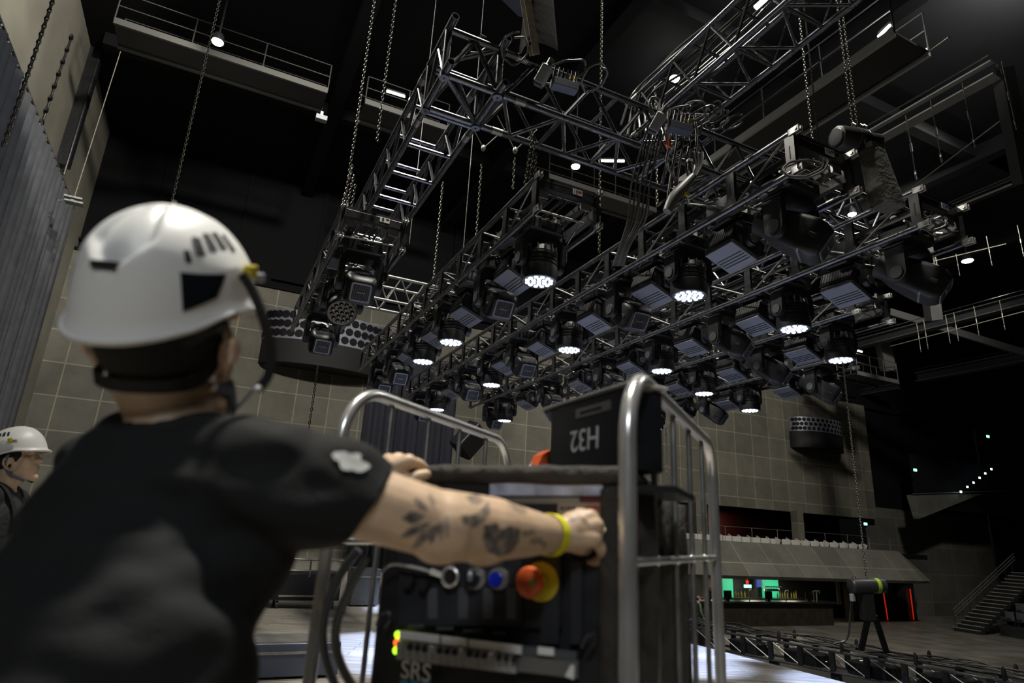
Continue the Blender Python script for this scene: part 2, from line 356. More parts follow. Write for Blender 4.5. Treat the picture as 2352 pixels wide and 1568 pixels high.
# columns and red strips to the right of the bar
for i, (x0, x1) in enumerate(((1950, 1990), (2075, 2095))):
    p, q = aty(x0, 1400, 29), aty(x1, 1400, 29)
    struct(MB().box(((p.x+q.x)/2, 29, -1.4), (q.x-p.x, .6, 2.5)).build('trim_%d' % (i+10), K['brown' if i == 0 else 'blk'], smooth=False))
for i, (x0, x1) in enumerate(((2028, 2042), (2090, 2102))):
    p, q = aty(x0, 1352, 28.6), aty(x1, 1438, 28.6)
    tag(MB().beam((p.x, 28.6, p.z), (q.x-.05, 28.6, ZA+.05), .05, .05).build('red_light_strip', K['redlit'], smooth=False), 'leaning red light strip beside the %s doorway past the bar' % ['first', 'second'][i], 'light strip')
for i, x in enumerate((2010, 2078)):
    p, q = aty(x-18, 1400, 29.6), aty(x+14, 1400, 29.6)
    struct(MB().box(((p.x+q.x)/2, 29.7, -1.45), (q.x-p.x, .1, 2.4)).build('door_%d' % (i+1), K['blk'], smooth=False))

# perforated ducts bulging out of the back wall
def duct(name, x0, x1, z0, z1, dep, label, nx, nz):
    t = empty(name, ((x0+x1)/2, 29.88, z0), label=label, cat='air duct'); w2 = (x1-x0)/2; H = z1-z0; n = 14; a = MB(); h = MB(); r = []
    arc = lambda u: V((w2*u, -dep*(1-u*u)**.5 if abs(u) < 1 else 0, 0))
    us = [math.sin(PI/2*(-1+2*i/n)) for i in range(n+1)]
    lo = [arc(u) for u in us]; hi = [p+V((0, 0, H)) for p in lo]
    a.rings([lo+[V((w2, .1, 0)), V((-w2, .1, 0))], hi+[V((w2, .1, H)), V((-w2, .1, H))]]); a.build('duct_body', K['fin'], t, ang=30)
    for i in range(nx):
        for j in range(nz):
            u = -.96+1.92*(i+.5+.5*(j % 2)*.8)/nx
            if abs(u) > .97: continue
            u = math.sin(PI/2*u*.98); p = arc(u)+V((0, 0, H*(j+.6)/(nz+.2))); nrm = V((u/w2*dep, -(1-u*u)**.5/1, 0)).normalized()
            x, y, z = frame(nrm); rr = H*.33/nz*1.25
            h.rings([[p+nrm*.01+(x*math.cos(2*PI*k/8)+y*math.sin(2*PI*k/8))*rr*q for k in range(8)] for q in (1, .01)], cap=True)
    h.build('perforation', K['black'], t, False)
    b = MB(); b.rings([[V((p.x*.98, p.y*.98, -1.1)) for p in lo]+[V((w2, .1, -1.1)), V((-w2, .1, -1.1))], lo+[V((w2, .1, 0)), V((-w2, .1, 0))]]); b.build('underside', K['black'], t)
p, q = aty(612, 735, 29), aty(895, 800, 29)
duct('air_duct', p.x, q.x, 9.35, 10.75, 1.3, 'perforated grey air duct on the back wall behind the number eight truss', 20, 3)
p, q = aty(1838, 960, 29), aty(1948, 975, 29)
duct('air_duct', p.x, q.x, 9.05, 10.0, 1.2, 'perforated grey air duct high on the back wall behind the long hoist chain', 18, 3)

# dark gallery on the right with parapet, step lights and exit signs
A = [aty(x, y, 27) for x, y in ((2095, 1136), (2255, 1134), (2112, 1191))]
tag(MB().prism(A, (0, .4, 0)).build('gallery_underside', K['tile3'], smooth=False), 'pale triangular soffit under the dark gallery beyond the bar', 'soffit')['kind'] = 'structure'
struct(MB().box((51, 27.4, 6.4), (14.4, .3, 3.6)).build('wall_gallery', K['wallblk'], smooth=False))
struct(MB().box((50.6, 30.9, 8.2), (15.2, .2, 8)).build('wall_gallery_back', K['wallblk'], smooth=False))
struct(MB().tube(aty(2095, 1134, 26.9), aty(2400, 1124, 26.9), .03).build('trim_12', K['alu']))
for i, (x, y) in enumerate(((2207, 1129), (2222, 1118), (2236, 1108), (2250, 1097), (2263, 1087), (2277, 1077))):
    tag(MB().box(aty(x, y, 26.6), (.14, .05, .12)).build('step_light', K['stepl'], smooth=False), 'small white step light on the dark gallery stairs, %s from the bottom' % ['first', 'second', 'third', 'fourth', 'fifth', 'sixth'][i], 'step light', 'step lights on the gallery stairs')
for i, (x, y, n) in enumerate(((2102, 1079, 'low on the dark gallery'), (2269, 1002, 'high on the dark gallery'), (1988, 1203, 'in the balcony recess beside the hoist chain'), (2308, 1208, 'under the gallery above the seating stairs'))):
    Y = 26.5 if i < 2 else (30.4 if i == 3 else 29.5)
    t = empty('exit_sign', aty(x, y, Y), label='small glowing green exit sign '+n, cat='exit sign')
    MB().box((0, 0, 0), (.28, .06, .16)).build('sign_face', K['exit'], t, False); MB().box((0, .05, 0), (.32, .05, .2)).build('sign_housing', K['blk'], t, False)

# seating stand at far right
B = atz(2196, 1448, ZA); sa, sb = V((.98, -.144, 0)).normalized(), V((-.13, -.945, 0)).normalized()
t = empty('seating_stand', B, label='dark seating stand with pale edged steps beyond the bar', cat='seating stand')
NS = 17
for k in range(NS):
    a = MB(); o = sa*(k*.34)+V((0, 0, k*.2)); R = rotm(sa, -sb, V((0, 0, 1)))
    a.box(o+sb*.8+V((.0, 0, .1)), (.36, 1.6, .2), R); a.build('step', K['blk'], t, False)
    a = MB(); a.box(o+sb*.8-sa*.165+V((0, 0, .2)), (.06, 1.6, .035), R); a.build('step_edge', K['strap'], t, False)
a = MB()
for dz in (.62, .8, 1.0): a.tube(V((0, 0, dz+.15)), sa*(NS*.34)+V((0, 0, NS*.2+dz+.15)), .025, 6)
a.build('handrail', K['alu'], t)
for k in range(0, NS, 2): MB().tube(sa*(k*.34)+V((0, 0, k*.2)), sa*(k*.34)+V((0, 0, k*.2+1.12)), .022, 6).build('post', K['blk'], t)
n = 0
for r_ in range(3):
    for k in range(4):
        p = B+sa*(1.6+r_*.95)+sb*(2.0+k*.62)+V((0, 0, .6+r_*.45))
        q = empty('tip_up_chair', p, (0, 0, math.atan2(sb.y, sb.x)), label='black tip up seat on the stand, %s row, %s from the steps' % (['lowest', 'middle', 'top'][r_], ['first', 'second', 'third', 'fourth'][k]), cat='chair', group='black seats on the stand')
        MB().rrect((0, .12, .45), (.5, .07, .5), .06).build('seat_back', K['plast2'], q); MB().rrect((0, -.1, .22), (.48, .42, .08), .06).build('seat_pan', K['plast'], q)
        MB().box((0, 0, .1), (.08, .3, .5)).build('pedestal', K['blk'], q, False)
for r_ in range(3): MB().box(sa*(1.6+r_*.95)+sb*3.4+V((0, 0, .3+r_*.225-.02)), (.95, 3.3, .6+r_*.45), rotm(sa, -sb, V((0, 0, 1)))).build('riser', K['blk'], t, False)

# curtains
def curtain(name, a0, b0, z0, z1, pitch, amp, m, label, seed, th=0):
    r2 = random.Random(seed); a0, b0 = V(a0), V(b0); d = b0-a0; Lh = d.length; d.normalize(); nn = V((-d.y, d.x, 0)); n = int(Lh/pitch*6); top = []; xs = []
    ph = 0
    for i in range(n+1):
        ph += 2*PI/6*r2.uniform(.65, 1.35); xs.append((Lh*i/n, math.sin(ph)*amp*r2.uniform(.5, 1.15)))
    rows = []
    for j in range(6):
        z = z0+(z1-z0)*j/5; k = 1.15-.5*(j/5)**2
        rows.append([V((a0.x, a0.y, 0))+d*s+nn*(w*k)+V((0, 0, z)) for s, w in xs])
    a = MB(); vs = [p for r in rows for p in r]; m_ = n+1
    a.add(vs, [(j*m_+i, j*m_+i+1, (j+1)*m_+i+1, (j+1)*m_+i) for j in range(5) for i in range(n)])
    o = a.build(name, m, ang=180); md = o.modifiers.new('thickness', 'SOLIDIFY'); md.thickness = .012
    return tag(o, label, 'curtain'), xs, d, nn
o, xs, d, nn = curtain('stage_curtain', (-6.0, 8, 0), (-6.0, 25.6, 0), .02, 11.9, .5, .17, K['curtain'], 'tall pleated charcoal curtain along the pale side wall', 3)
h = MB(); h.beam((-6.0, 7.6, 12.0), (-6.0, 25.8, 12.0), .06, .05); h.build('curtain_track', K['steel'], o, False)
h = MB()
for i in range(60): h.ell((-6.0, 8.1+i*.297, 11.95), (.035, .05, .06), n=6, m=4)
h.build('track_runner', K['steel'], o)['kind'] = 'stuff'
p, q = aty(843, 900, 21), aty(1048, 1000, 21)
o, *_ = curtain('masking_drape', (p.x, 21, 0), (q.x, 21.2, 0), .02, 7.2, .4, .12, K['drape'], 'dark blue black drape hanging behind the chrome hoop by the worker hand', 5)
MB().tube((p.x-.1, 21, 7.25), (q.x+.1, 21.2, 7.25), .04).build('drape_pipe', K['blk'], o)
t = empty('loudspeaker', aty(1078, 1010, 19.5), label='dark tilted loudspeaker hanging beside the blue black drape', cat='loudspeaker'); t.rotation_euler = (.35, .6, .5)
MB().rrect((0, 0, 0), (.75, .6, 1.05), .06).build('cabinet', K['plast'], t); MB().box((0, -.31, 0), (.66, .03, .95)).build('grille', K['grille'], t, False)
# ------------------------------------------------------------------ trusses
TUBE_N = 10
def lattice(mb, a0, a1, b0, b1, n, r, rungs=True, zig=True, n_=6):
    a0, a1, b0, b1 = map(V, (a0, a1, b0, b1))
    for i in range(n):
        p, q = a0.lerp(a1, i/n), a0.lerp(a1, (i+1)/n); s, t = b0.lerp(b1, i/n), b0.lerp(b1, (i+1)/n)
        if rungs: mb.tube(p, s, r, n_)
        if zig:
            m = s.lerp(t, .5)
            mb.tube(p, m, r, n_); mb.tube(m, q, r, n_)
    if rungs: mb.tube(a1, b1, r, n_)

def box_truss(name, o, ax, wd, L, w, h, r, rb, nb, label, m=None, ladder_bottom=True, group=None, cat='truss', stub=0):
    """o = lower corner, ax = run, wd = width direction"""
    m = m or K['truss']; o, ax, wd = V(o), V(ax).normalized(), V(wd).normalized(); up = V((0, 0, 1))
    t = empty(name, o, label=label, cat=cat, group=group)
    c = [V((0, 0, 0)), wd*w, up*h, wd*w+up*h]
    for p in c: MB().pipe(p-ax*stub, p+ax*L, r, r*.22, 14).build('chord', m, t)
    for a, b, rg, zg in ((0, 2, False, True), (1, 3, False, True), (2, 3, True, False), (0, 1, True, not ladder_bottom)):
        if zg: mb = MB(); lattice(mb, c[a], c[a]+ax*L, c[b], c[b]+ax*L, nb, rb, False, True, 8); mb.build('bracing', m, t)
        if rg:
            q0 = None
            for i in range(nb+1):
                if q0 is None: q0 = MB().tube(c[a], c[b], rb*1.15, 8).build('rung', m, t); o2 = q0
                else: o2 = q0.copy(); COL.objects.link(o2)
                o2.location = ax*(L*i/nb)
    # joint collars where sections bolt together
    for p in c:
        for s in (.16, L-.16): MB().tube(p+ax*(s-.05), p+ax*(s+.05), r*1.12, 12).build('collar', K['steel'], t)
    return t
# corner block of the upper grid
ZL, ZU = 4.91, 5.36
t = empty('truss_corner', (1.19, 4.12, ZL), label='black truss corner block with four open tube ends facing the viewer', cat='truss corner')
XS, YS, ZS = (0, .48), (0, .48), (0, .45)
for x in XS:
    for z in ZS: MB().pipe((x, -.16, z), (x, .5, z), .034, .008, 16).build('open_tube', K['truss'], t)
a = MB()
for y in YS:
    for z in ZS: a.tube((0, y, z), (.5, y, z), .03, 12)
for x in XS:
    for y in YS: a.tube((x, y, 0), (x, y, .45), .03, 12)
a.tube((0, 0, 0), (0, .48, 0), .028, 12); a.tube((.48, 0, .45), (.48, .48, .45), .028, 12); a.build('block_frame', K['truss'], t)
a = MB()
for y in YS: a.tube((0, y, 0), (.24, y, .45), .02); a.tube((.48, y, 0), (.24, y, .45), .02)
for x in XS: a.tube((x, 0, 0), (x, .24, .45), .02); a.tube((x, .48, 0), (x, .24, .45), .02)
a.tube((0, 0, 0), (.48, .48, 0), .02); a.tube((0, .48, .45), (.48, 0, .45), .02)
a.build('bracing', K['truss'], t)
for x in XS:
    for y in YS:
        MB().tube((x, y, -.045), (x, y, .0), .042, 14).build('node_disc', K['truss'], t); MB().tube((x, y, -.05), (x, y, -.044), .01, 8).build('node_bolt', K['blk'], t)
box_truss('main_truss', (1.72, 4.12, ZL), (1, 0, 0), (0, 1, 0), 5.3, .48, .45, .03, .018, 9, 'heavy black truss crossing the hall from the corner block with the distribution boxes', ladder_bottom=False)
box_truss('main_truss', (1.19, 4.66, ZL), (0, 1, 0), (1, 0, 0), 5.0, .48, .45, .03, .018, 9, 'heavy black truss running away from the corner block above the number eight truss')
box_truss('cable_truss', (3.42, -.9, ZL+.5), (0, 1, 0), (1, 0, 0), 5.6, .46, .45, .026, .014, 11, 'black truss carrying thick cable bundles over the viewer', ladder_bottom=False)
box_truss('far_truss', (1.75, 9.45, 4.86), (1, 0, 0), (0, 1, 0), 2.0, .5, .42, .025, .013, 5, 'pale aluminium truss crossing behind the number eight truss', m=K['alu'])
box_truss('far_truss', (5.2, 3.9, 4.6), (0, 1, 0), (1, 0, 0), 3.0, .5, .45, .025, .014, 5, 'black truss section above the lamps beyond the hoist motor', m=K['truss'])

# ------------------------------------------------------------------ pre-rig trusses with lamps
ORD = ['first', 'second', 'third', 'fourth', 'fifth', 'sixth', 'seventh', 'eighth', 'ninth', 'tenth', 'eleventh', 'twelfth', 'thirteenth', 'fourteenth', 'fifteenth', 'sixteenth']
PROTO = {}
def fixture_base(t, w=.36, d=.27, h=.13, z=.03):
    MB().rrect((0, 0, z), (w, d, h), .03).build('base', K['plast'], t)
    for s in (-1, 1):
        a = MB(); a.box((s*w*.36, 0, z+h/2+.03), (.04, .2, .05)); a.tube((s*w*.36-.02, 0, z+h/2+.09), (s*w*.36+.02, 0, z+h/2+.09), .034, 10); a.build('clamp', K['steel'], t)
    MB().box((0, -d/2-.004, z), (.16, .008, .05)).build('display', K['lens'], t, False)
    for s in (-.12, .12):
        MB().tube((s, d/2, z), (s, d/2+.05, z), .013, 8).build('connector', K['steel'], t)
    for s in (-1, 1):
        a = MB(); a.path([(s*w/2, -.08, z-.02), (s*(w/2+.03), -.07, z-.02), (s*(w/2+.03), .07, z-.02), (s*w/2, .08, z-.02)], .009, 6); a.build('handle', K['plast'], t)
def yoke(t, half, zp, th=.055, dp=.15, axis='x', z0=-.035, cap=True):
    a = MB(); R = None if axis == 'x' else M4.Rotation(PI/2, 3, 'Z')
    f = lambda p: (R @ V(p)) if R else V(p)
    # bridge with chamfered shoulders then two arms with rounded feet
    pr = [(-half-th/2, zp), (-half-th/2, z0-.07), (-half*.7, z0), (half*.7, z0), (half+th/2, z0-.07), (half+th/2, zp), (half-th/2, zp), (half-th/2, z0-.1), (half*.6, z0-.06), (-half*.6, z0-.06), (-half+th/2, z0-.1), (-half+th/2, zp)]
    q = lambda x, z, y: f((x, y, z))
    # split into three convex slabs to stay clean
    def slab(poly):
        a.prism([q(x, z, -dp/2) for x, z in poly], f((0, dp, 0)))
    slab([pr[1], pr[2], pr[9], (pr[10][0], pr[10][1])][::-1] if 0 else [pr[1], pr[2], pr[9], pr[10]])
    slab([pr[2], pr[3], pr[8], pr[9]])
    slab([pr[3], pr[4], pr[7], pr[8]])
    for s in (-1, 1):
        c = f((s*half, 0, zp)); rs = []
        ptsr = []
        for k in range(13):
            an = PI+PI*k/12; ptsr.append((dp/2*math.cos(an), zp+dp/2*math.sin(an)))
        ptsr += [(dp/2, z0-.09), (-dp/2, z0-.09)]
        a.prism([f((s*half-th/2, y, z)) for y, z in ptsr], f((th, 0, 0)))
    a.build('yoke', K['plast'], t, ang=30)
    if cap:
        for s in (-1, 1):
            MB().tube(f((s*(half+th/2), 0, zp)), f((s*(half+th/2+.012), 0, zp)), dp*.33, 16).build('pivot_cap', K['plast2'], t)
def led_layout():
    pts = [(0, 0)]
    for n, r in ((6, .058), (12, .112)):
        for k in range(n): an = 2*PI*(k+.0)/n+(.26 if n == 12 else 0); pts.append((r*math.cos(an), r*math.sin(an)))
    return pts
def make_wash(lit, tilt=0.):
    t = empty('wash_light'); fixture_base(t); yoke(t, .205, -.3)
    h = empty('head', (0, 0, -.3)); h.parent = t; h.rotation_euler = (tilt, 0, 0)
    a = MB(); a.lathe([(.03, .175), (.10, .165), (.135, .13), (.15, .07), (.165, .055), (.165, .035), (.152, .03), (.166, .02), (.166, .0), (.152, -.005), (.166, -.015), (.166, -.04), (.154, -.045), (.17, -.06), (.175, -.12), (.17, -.19), (.162, -.195), (.160, -.185)], 32); a.build('head_shell', K['plast'], h, ang=35)
    for s in range(8): 
        an = s*PI/4; 
    a = MB()
    for k in range(14): an = 2*PI*k/14; a.beam((.15*math.cos(an), .15*math.sin(an), .135), (.163*math.cos(an), .163*math.sin(an), .06), .012, .02, (math.cos(an), math.sin(an), 0))
    a.lathe([(.150, .075), (.158, .078), (.150, .085)], 32); a.build('heat_fin', K['plast2'], h, False)
    a = MB(); a.tube((0, 0, -.188), (0, 0, -.182), .16, 32); a.build('lens_plate', K['plast2' if lit else 'lens'], h)
    a = MB()
    for x, y in led_layout():
        if lit: a.lathe([(.0215, -.19), (.020, -.199), (.012, -.203), (.001, -.204)], 10, M4.Translation((x, y, 0)))
        else: a.lathe([(.025, -.19), (.021, -.2), (.012, -.206), (.001, -.208)], 10, M4.Translation((x, y, 0)))
    a.build('led_lens', K['led'] if lit else K['lens'], h)
    return t
def make_profile(tilt):
    t = empty('spot_light'); fixture_base(t, .38, .3, .15, .02); yoke(t, .195, -.36, .06, .17)
    h = empty('head', (0, 0, -.36)); h.parent = t; h.rotation_euler = tilt
    def sq(w, d, z, r): 
        o = []
        for qx, qy, a0 in ((1, 1, 0), (-1, 1, 1), (-1, -1, 2), (1, -1, 3)):
            for k in range(5): an = (a0+k/4)*PI/2; o.append((qx*(w-r)+r*math.cos(an), qy*(d-r)+r*math.sin(an), z))
        return o
    a = MB(); a.rings([sq(.10, .10, -.30, .099), sq(.118, .118, -.29, .117), sq(.12, .12, -.20, .118), sq(.145, .14, -.12, .11), sq(.15, .145, -.02, .07), sq(.155, .15, .12, .05), sq(.15, .145, .22, .05), sq(.12, .115, .275, .04), sq(.105, .10, .285, .035)]); a.build('head_shell', K['plast'], h, ang=32)
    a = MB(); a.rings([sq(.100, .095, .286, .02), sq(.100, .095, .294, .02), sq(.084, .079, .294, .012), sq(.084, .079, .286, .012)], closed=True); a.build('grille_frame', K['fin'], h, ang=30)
    a = MB(); a.box((0, 0, .286), (.168, .158, .006)); a.build('rear_grille', K['grille'], h, False)
    a = MB()
    for k in range(9): a.box((-.07+k*.0175, 0, .29), (.005, .15, .006))
    a.build('grille_slat', K['plast2'], h, False)
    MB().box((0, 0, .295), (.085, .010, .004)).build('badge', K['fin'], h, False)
    a = MB(); a.rings([sq(.156, .02, .15, .01), sq(.156, .02, .21, .01)]); a.build('side_vent', K['grille'], h, False)
    a = MB(); a.tube((0, 0, -.303), (0, 0, -.30), .09, 24); a.build('front_lens', K['lens'], h)
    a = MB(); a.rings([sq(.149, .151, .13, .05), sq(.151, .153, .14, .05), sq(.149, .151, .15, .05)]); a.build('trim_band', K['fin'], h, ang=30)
    return t
def make_strobe():
    t = empty('strobe_light'); fixture_base(t, .3, .26, .12, .02); yoke(t, .215, -.235, .05, .13, 'y')
    h = empty('head', (0, 0, -.235)); h.parent = t; h.rotation_euler = (0, .38, 0)
    MB().rrect((0, 0, .0), (.33, .36, .2), .03).build('head_shell', K['plast'], h, ang=30)
    for sx in (.169, -.169):
        a = MB(); a.box((sx, 0, .02), (.006, .345, .15))
        for k in range(12): a.box((sx, -.165+k*.03, .02), (.014, .01, .15))
        a.build('heat_fin', K['plast'], h, False)
    MB().box((0, 0, .085), (.345, .375, .02)).build('top_rim', K['plast2'], h, False)
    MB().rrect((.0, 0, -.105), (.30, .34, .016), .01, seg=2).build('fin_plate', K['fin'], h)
    a = MB()
    for k in range(4): a.box((-.02+k*.032, 0, -.1135), (.011, .3, .003))
    a.build('plate_slot', K['black'], h, False)
    MB().box((-.168, .12, .06), (.004, .07, .03)).build('rating_label', K['white'], h, False)
    return t
LIT = []
LOOK = {'w': 'lit wash light', 'u': 'unlit dark wash light', 'p': 'square grilled spot light', 'P': 'sideways turned spot light', 's': 'grey plated strobe light'}
CATF = {'w': 'wash light', 'u': 'wash light', 'p': 'spot light', 'P': 'spot light', 's': 'strobe light'}
def fixture(kind, x, y, podn, idx, z=4.1):
    key = kind
    if key not in PROTO:
        PROTO[key] = {'w': lambda: make_wash(True), 'u': lambda: make_wash(False, -.75), 'p': lambda: make_profile((2.2, 0, 0)), 'P': lambda: make_profile((2.2, 0, .55)), 's': make_strobe}[key](); t = PROTO[key]
        for hh in t.children:
            pass
    else: t = copy_tree(PROTO[key])
    t.location = (x, y, z); t.rotation_euler = (0, 0, rnd.uniform(-.06, .06))
    same = CNT.setdefault((podn, kind), 0); CNT[(podn, kind)] += 1
    tag(t, '%s %s from the near end of the %s' % (ORD[same], LOOK[kind], podn), CATF[kind], 'lamps on the '+podn)
    if kind == 'w': LIT.append((x, y, z-.52))
CNT = {}
PODL = {'number eight truss': 'short black lighting truss with the number 8 plate, carrying three unlit lamps', 'number ten truss': 'black lighting truss with the red marked number 10 plate', 'hoist motor truss': 'black lighting truss with a 15 plate ending below the round hoist motor', 'truss past the hoist motor': 'black lighting truss with a 15 plate, next past the round hoist motor', 'last truss but one': 'black lighting truss, last but one toward the bar', 'last truss toward the bar': 'black lighting truss, last of the row toward the bar'}
HW, Z0, Z1 = .31, 4.03, 4.36
def pod(xc, y0, y1, podn, plate, plcol, heads, seed):
    r3 = random.Random(seed); L = y1-y0
    t = empty('lighting_truss', (xc, y0, Z0), label=PODL[podn], cat='lighting truss', group='lighting trusses over the stage')
    H = Z1-Z0
    for sx in (-1, 1):
        for z in (0, H):
            a = MB(); a.tube((sx*HW, .0, z), (sx*HW, L, z), .0265, 12); a.build('chord', K['truss'], t)
            # fork connector with pin at the near end
            a = MB()
            for q in (-.016, .016): a.rrect((sx*HW+q, -.05, z), (.014, .10, .055), .006, seg=2)
            a.tube((sx*HW-.03, -.07, z), (sx*HW+.03, -.07, z), .012, 8); a.build('fork_connector', K['steel'], t)
    n = max(4, round(L/.62)); step = L/n
    up = None
    for sx in (-1, 1):
        for i in range(n+1):
            if up is None:
                a = MB(); a.box((0, 0, H/2), (.03, .085, H)); a.box((0, 0, .03), (.045, .12, .05)); up = a.build('upright', K['blk'], t, False); 
                sl = MB(); sl.rrect((0, 0, H/2), (.034, .02, .12), .009, seg=2); sl = sl.build('slot', K['black'], up, False); o = up
            else: o = copy_tree(up, t)
            o.location = (sx*HW, i*step, 0)
        a = MB()
        for i in range(n):
            y = i*step
            if i % 2 == 0: a.tube((sx*HW, y+.05, H-.02), (sx*HW, y+step-.05, .02), .009, 6)
            else: a.tube((sx*HW, y+.05, .02), (sx*HW, y+step-.05, H-.02), .009, 6)
        a.build('diagonal', K['alu'], t)
    rg = None
    for i in range(n+1):
        for y in ((i*step, i*step+.2) if i < n else (i*step,)):
            if rg is None: rg = MB().tube((-HW, 0, H), (HW, 0, H), .012, 6).build('top_rung', K['truss'], t); o = rg
            else: o = rg.copy(); COL.objects.link(o)
            o.location = (0, y, 0)
    # end box beam with the number plate
    MB().box((0, .02, H-.02), (2*HW, .06, .11)).build('end_beam', K['blk'], t, False)
    pl = MB().box((HW*.35, -.013, H-.02), (.10, .005, .055)).build('number_plate', K['white'], t, False)
    if plate:
        textmesh(plate, .055, 'plate_number', K['black'], t, M4.Translation((HW*.35-.018, -.017, H-.02)) @ M4.Rotation(PI/2, 4, 'X'))
        MB().box((HW*.35+.028, -.0165, H-.01), (.03, .002, .018)).build('plate_mark', plcol, t, False)
    for sx in (-1, 1): 
        MB().box((sx*(HW-.09), .03, H-.12), (.10, .02, .07)).build('gusset', K['alu'], t, False)
    # perforated carrier rails that hold the lamps
    for sx in (-.19, .19):
        a = MB(); a.box((sx, L/2, .19), (.065, L-.1, .03)); a.box((sx-.03, L/2, .205), (.006, L-.1, .05)); a.build('carrier_rail', K['blk'], t, False)
        b = MB()
        for k in range(int(L/.16)): b.tube((sx, .12+k*.16, .1735), (sx, .12+k*.16, .175), .011, 6)
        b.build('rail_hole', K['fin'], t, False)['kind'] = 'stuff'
    a = MB(); a.box((HW+.02, .42, .17), (.05, .9, .08)); a.build('end_channel', K['blk'], t, False)
    a = MB()
    for k in range(6): a.tube((HW+.046, .1+k*.14, .17), (HW+.05, .1+k*.14, .17), .009, 6)
    a.build('channel_bolt', K['steel'], t, False)
    # drop sockets below the bottom chords
    for y in [v for v in (.55, L*.5) if v < L]:
        a = MB(); a.pipe((HW, y, -.11), (HW, y, -.02), .03, .007, 12); a.build('drop_socket', K['blk'], t)
    # cable looms inside
    a = MB(); 
    for k in range(int(L*5)):
        y = r3.uniform(.1, L-.35); x = r3.uniform(-.24, .24); z = r3.uniform(.1, .3); pts = []
        kx, ky = r3.uniform(.05, .16), r3.uniform(.06, .3)
        for q in range(9): an = q/8*PI*r3.choice((1, 1.5, 2)); pts.append((max(-.29, min(.29, x+kx*math.sin(an)+r3.uniform(-.02, .02))), y+ky*(1-math.cos(an))/2+r3.uniform(-.02, .02), max(.0, z+.06*math.sin(2*an)-.05)))
        a.mi = r3.choice((0, 0, 0, 1)); a.path(pts, r3.uniform(.006, .010), 5)
    for k in range(5):
        x = r3.uniform(-.2, .2); a.mi = 0; a.path([(x+.04*math.sin(q*1.3+k), .1+(L-.2)*q/24, .26+.03*math.sin(q*2.1+k)) for q in range(25)], .009, 5)
    a.build('cable_loom', [K['cable'], K['cable2']], t)['kind'] = 'stuff'
    # small plugs and quick links that glint
    a = MB()
    for k in range(int(L*9)):
        p = V((r3.uniform(-.27, .27), r3.uniform(.1, L-.1), r3.uniform(.04, .32))); d = V((r3.uniform(-1, 1), r3.uniform(-1, 1), r3.uniform(-.4, .4))).normalized()
        a.tube(p, p+d*r3.uniform(.03, .07), r3.uniform(.008, .014), 6)
    a.build('plug', K['steel'], t)['kind'] = 'stuff'
    cb = None
    for k in range(int(L/.31)):
        if cb is None: cb = MB().tube((-.27, 0, 0), (.27, 0, 0), .011, 6).build('cross_bar', K['alu'], t); o = cb
        else: o = cb.copy(); COL.objects.link(o)
        o.location = (0, .15+k*.31, .12+.03*(k % 3)); o.rotation_euler = (0, r3.uniform(-.06, .06), r3.uniform(-.1, .1))
    # power and data box
    for k in range(int(L/1.25)):
        MB().rrect((-.2+.1*(k % 3), .8+k*1.25, .12), (.16, .3, .12), .015).build('splitter_box', K['plast2'], t)
    for kind, y in heads: fixture(kind, xc, y, podn, 0)
    return t
pod(1.09, 5.78, 9.2, 'number eight truss', '8', K['black'], [('p', 6.15), ('u', 7.05), ('p', 8.4)], 1)
pod(2.48, 4.32, 11.0, 'number ten truss', '10', K['red'], [('w', 4.78), ('s', 5.28), ('p', 5.78), ('s', 6.55), ('w', 7.10), ('s', 7.65), ('w', 8.21), ('s', 8.85), ('p', 9.5), ('p', 10.5)], 2)
pod(3.85, 2.80, 13.1, 'hoist motor truss', '15', K['blue'], [('P', 3.1), ('s', 3.72), ('w', 4.31), ('s', 4.82), ('p', 5.3), ('s', 5.9), ('w', 6.52), ('s', 7.2), ('p', 7.86), ('s', 8.4), ('w', 8.91), ('p', 9.9), ('s', 10.7), ('w', 11.5), ('p', 12.5)], 3)
pod(5.40, 2.85, 12.9, 'truss past the hoist motor', '15', K['blue'], [('P', 3.15), ('s', 3.78), ('w', 4.44), ('s', 4.92), ('P', 5.4), ('s', 6.0), ('w', 6.64), ('s', 7.3), ('p', 7.95), ('s', 8.7), ('p', 9.8), ('s', 10.7), ('w', 11.7), ('p', 12.3)], 4)
pod(6.78, 4.50, 11.6, 'last truss but one', None, None, [('w', 4.94), ('s', 5.45), ('P', 6.05), ('s', 6.7), ('w', 7.33), ('s', 7.9), ('w', 8.5), ('p', 9.4), ('s', 10.3)], 5)
pod(8.25, 6.05, 11.4, 'last truss toward the bar', None, None, [('P', 6.4), ('s', 7.0), ('w', 7.82), ('s', 8.3), ('P', 8.75), ('s', 9.5), ('w', 10.4)], 6)
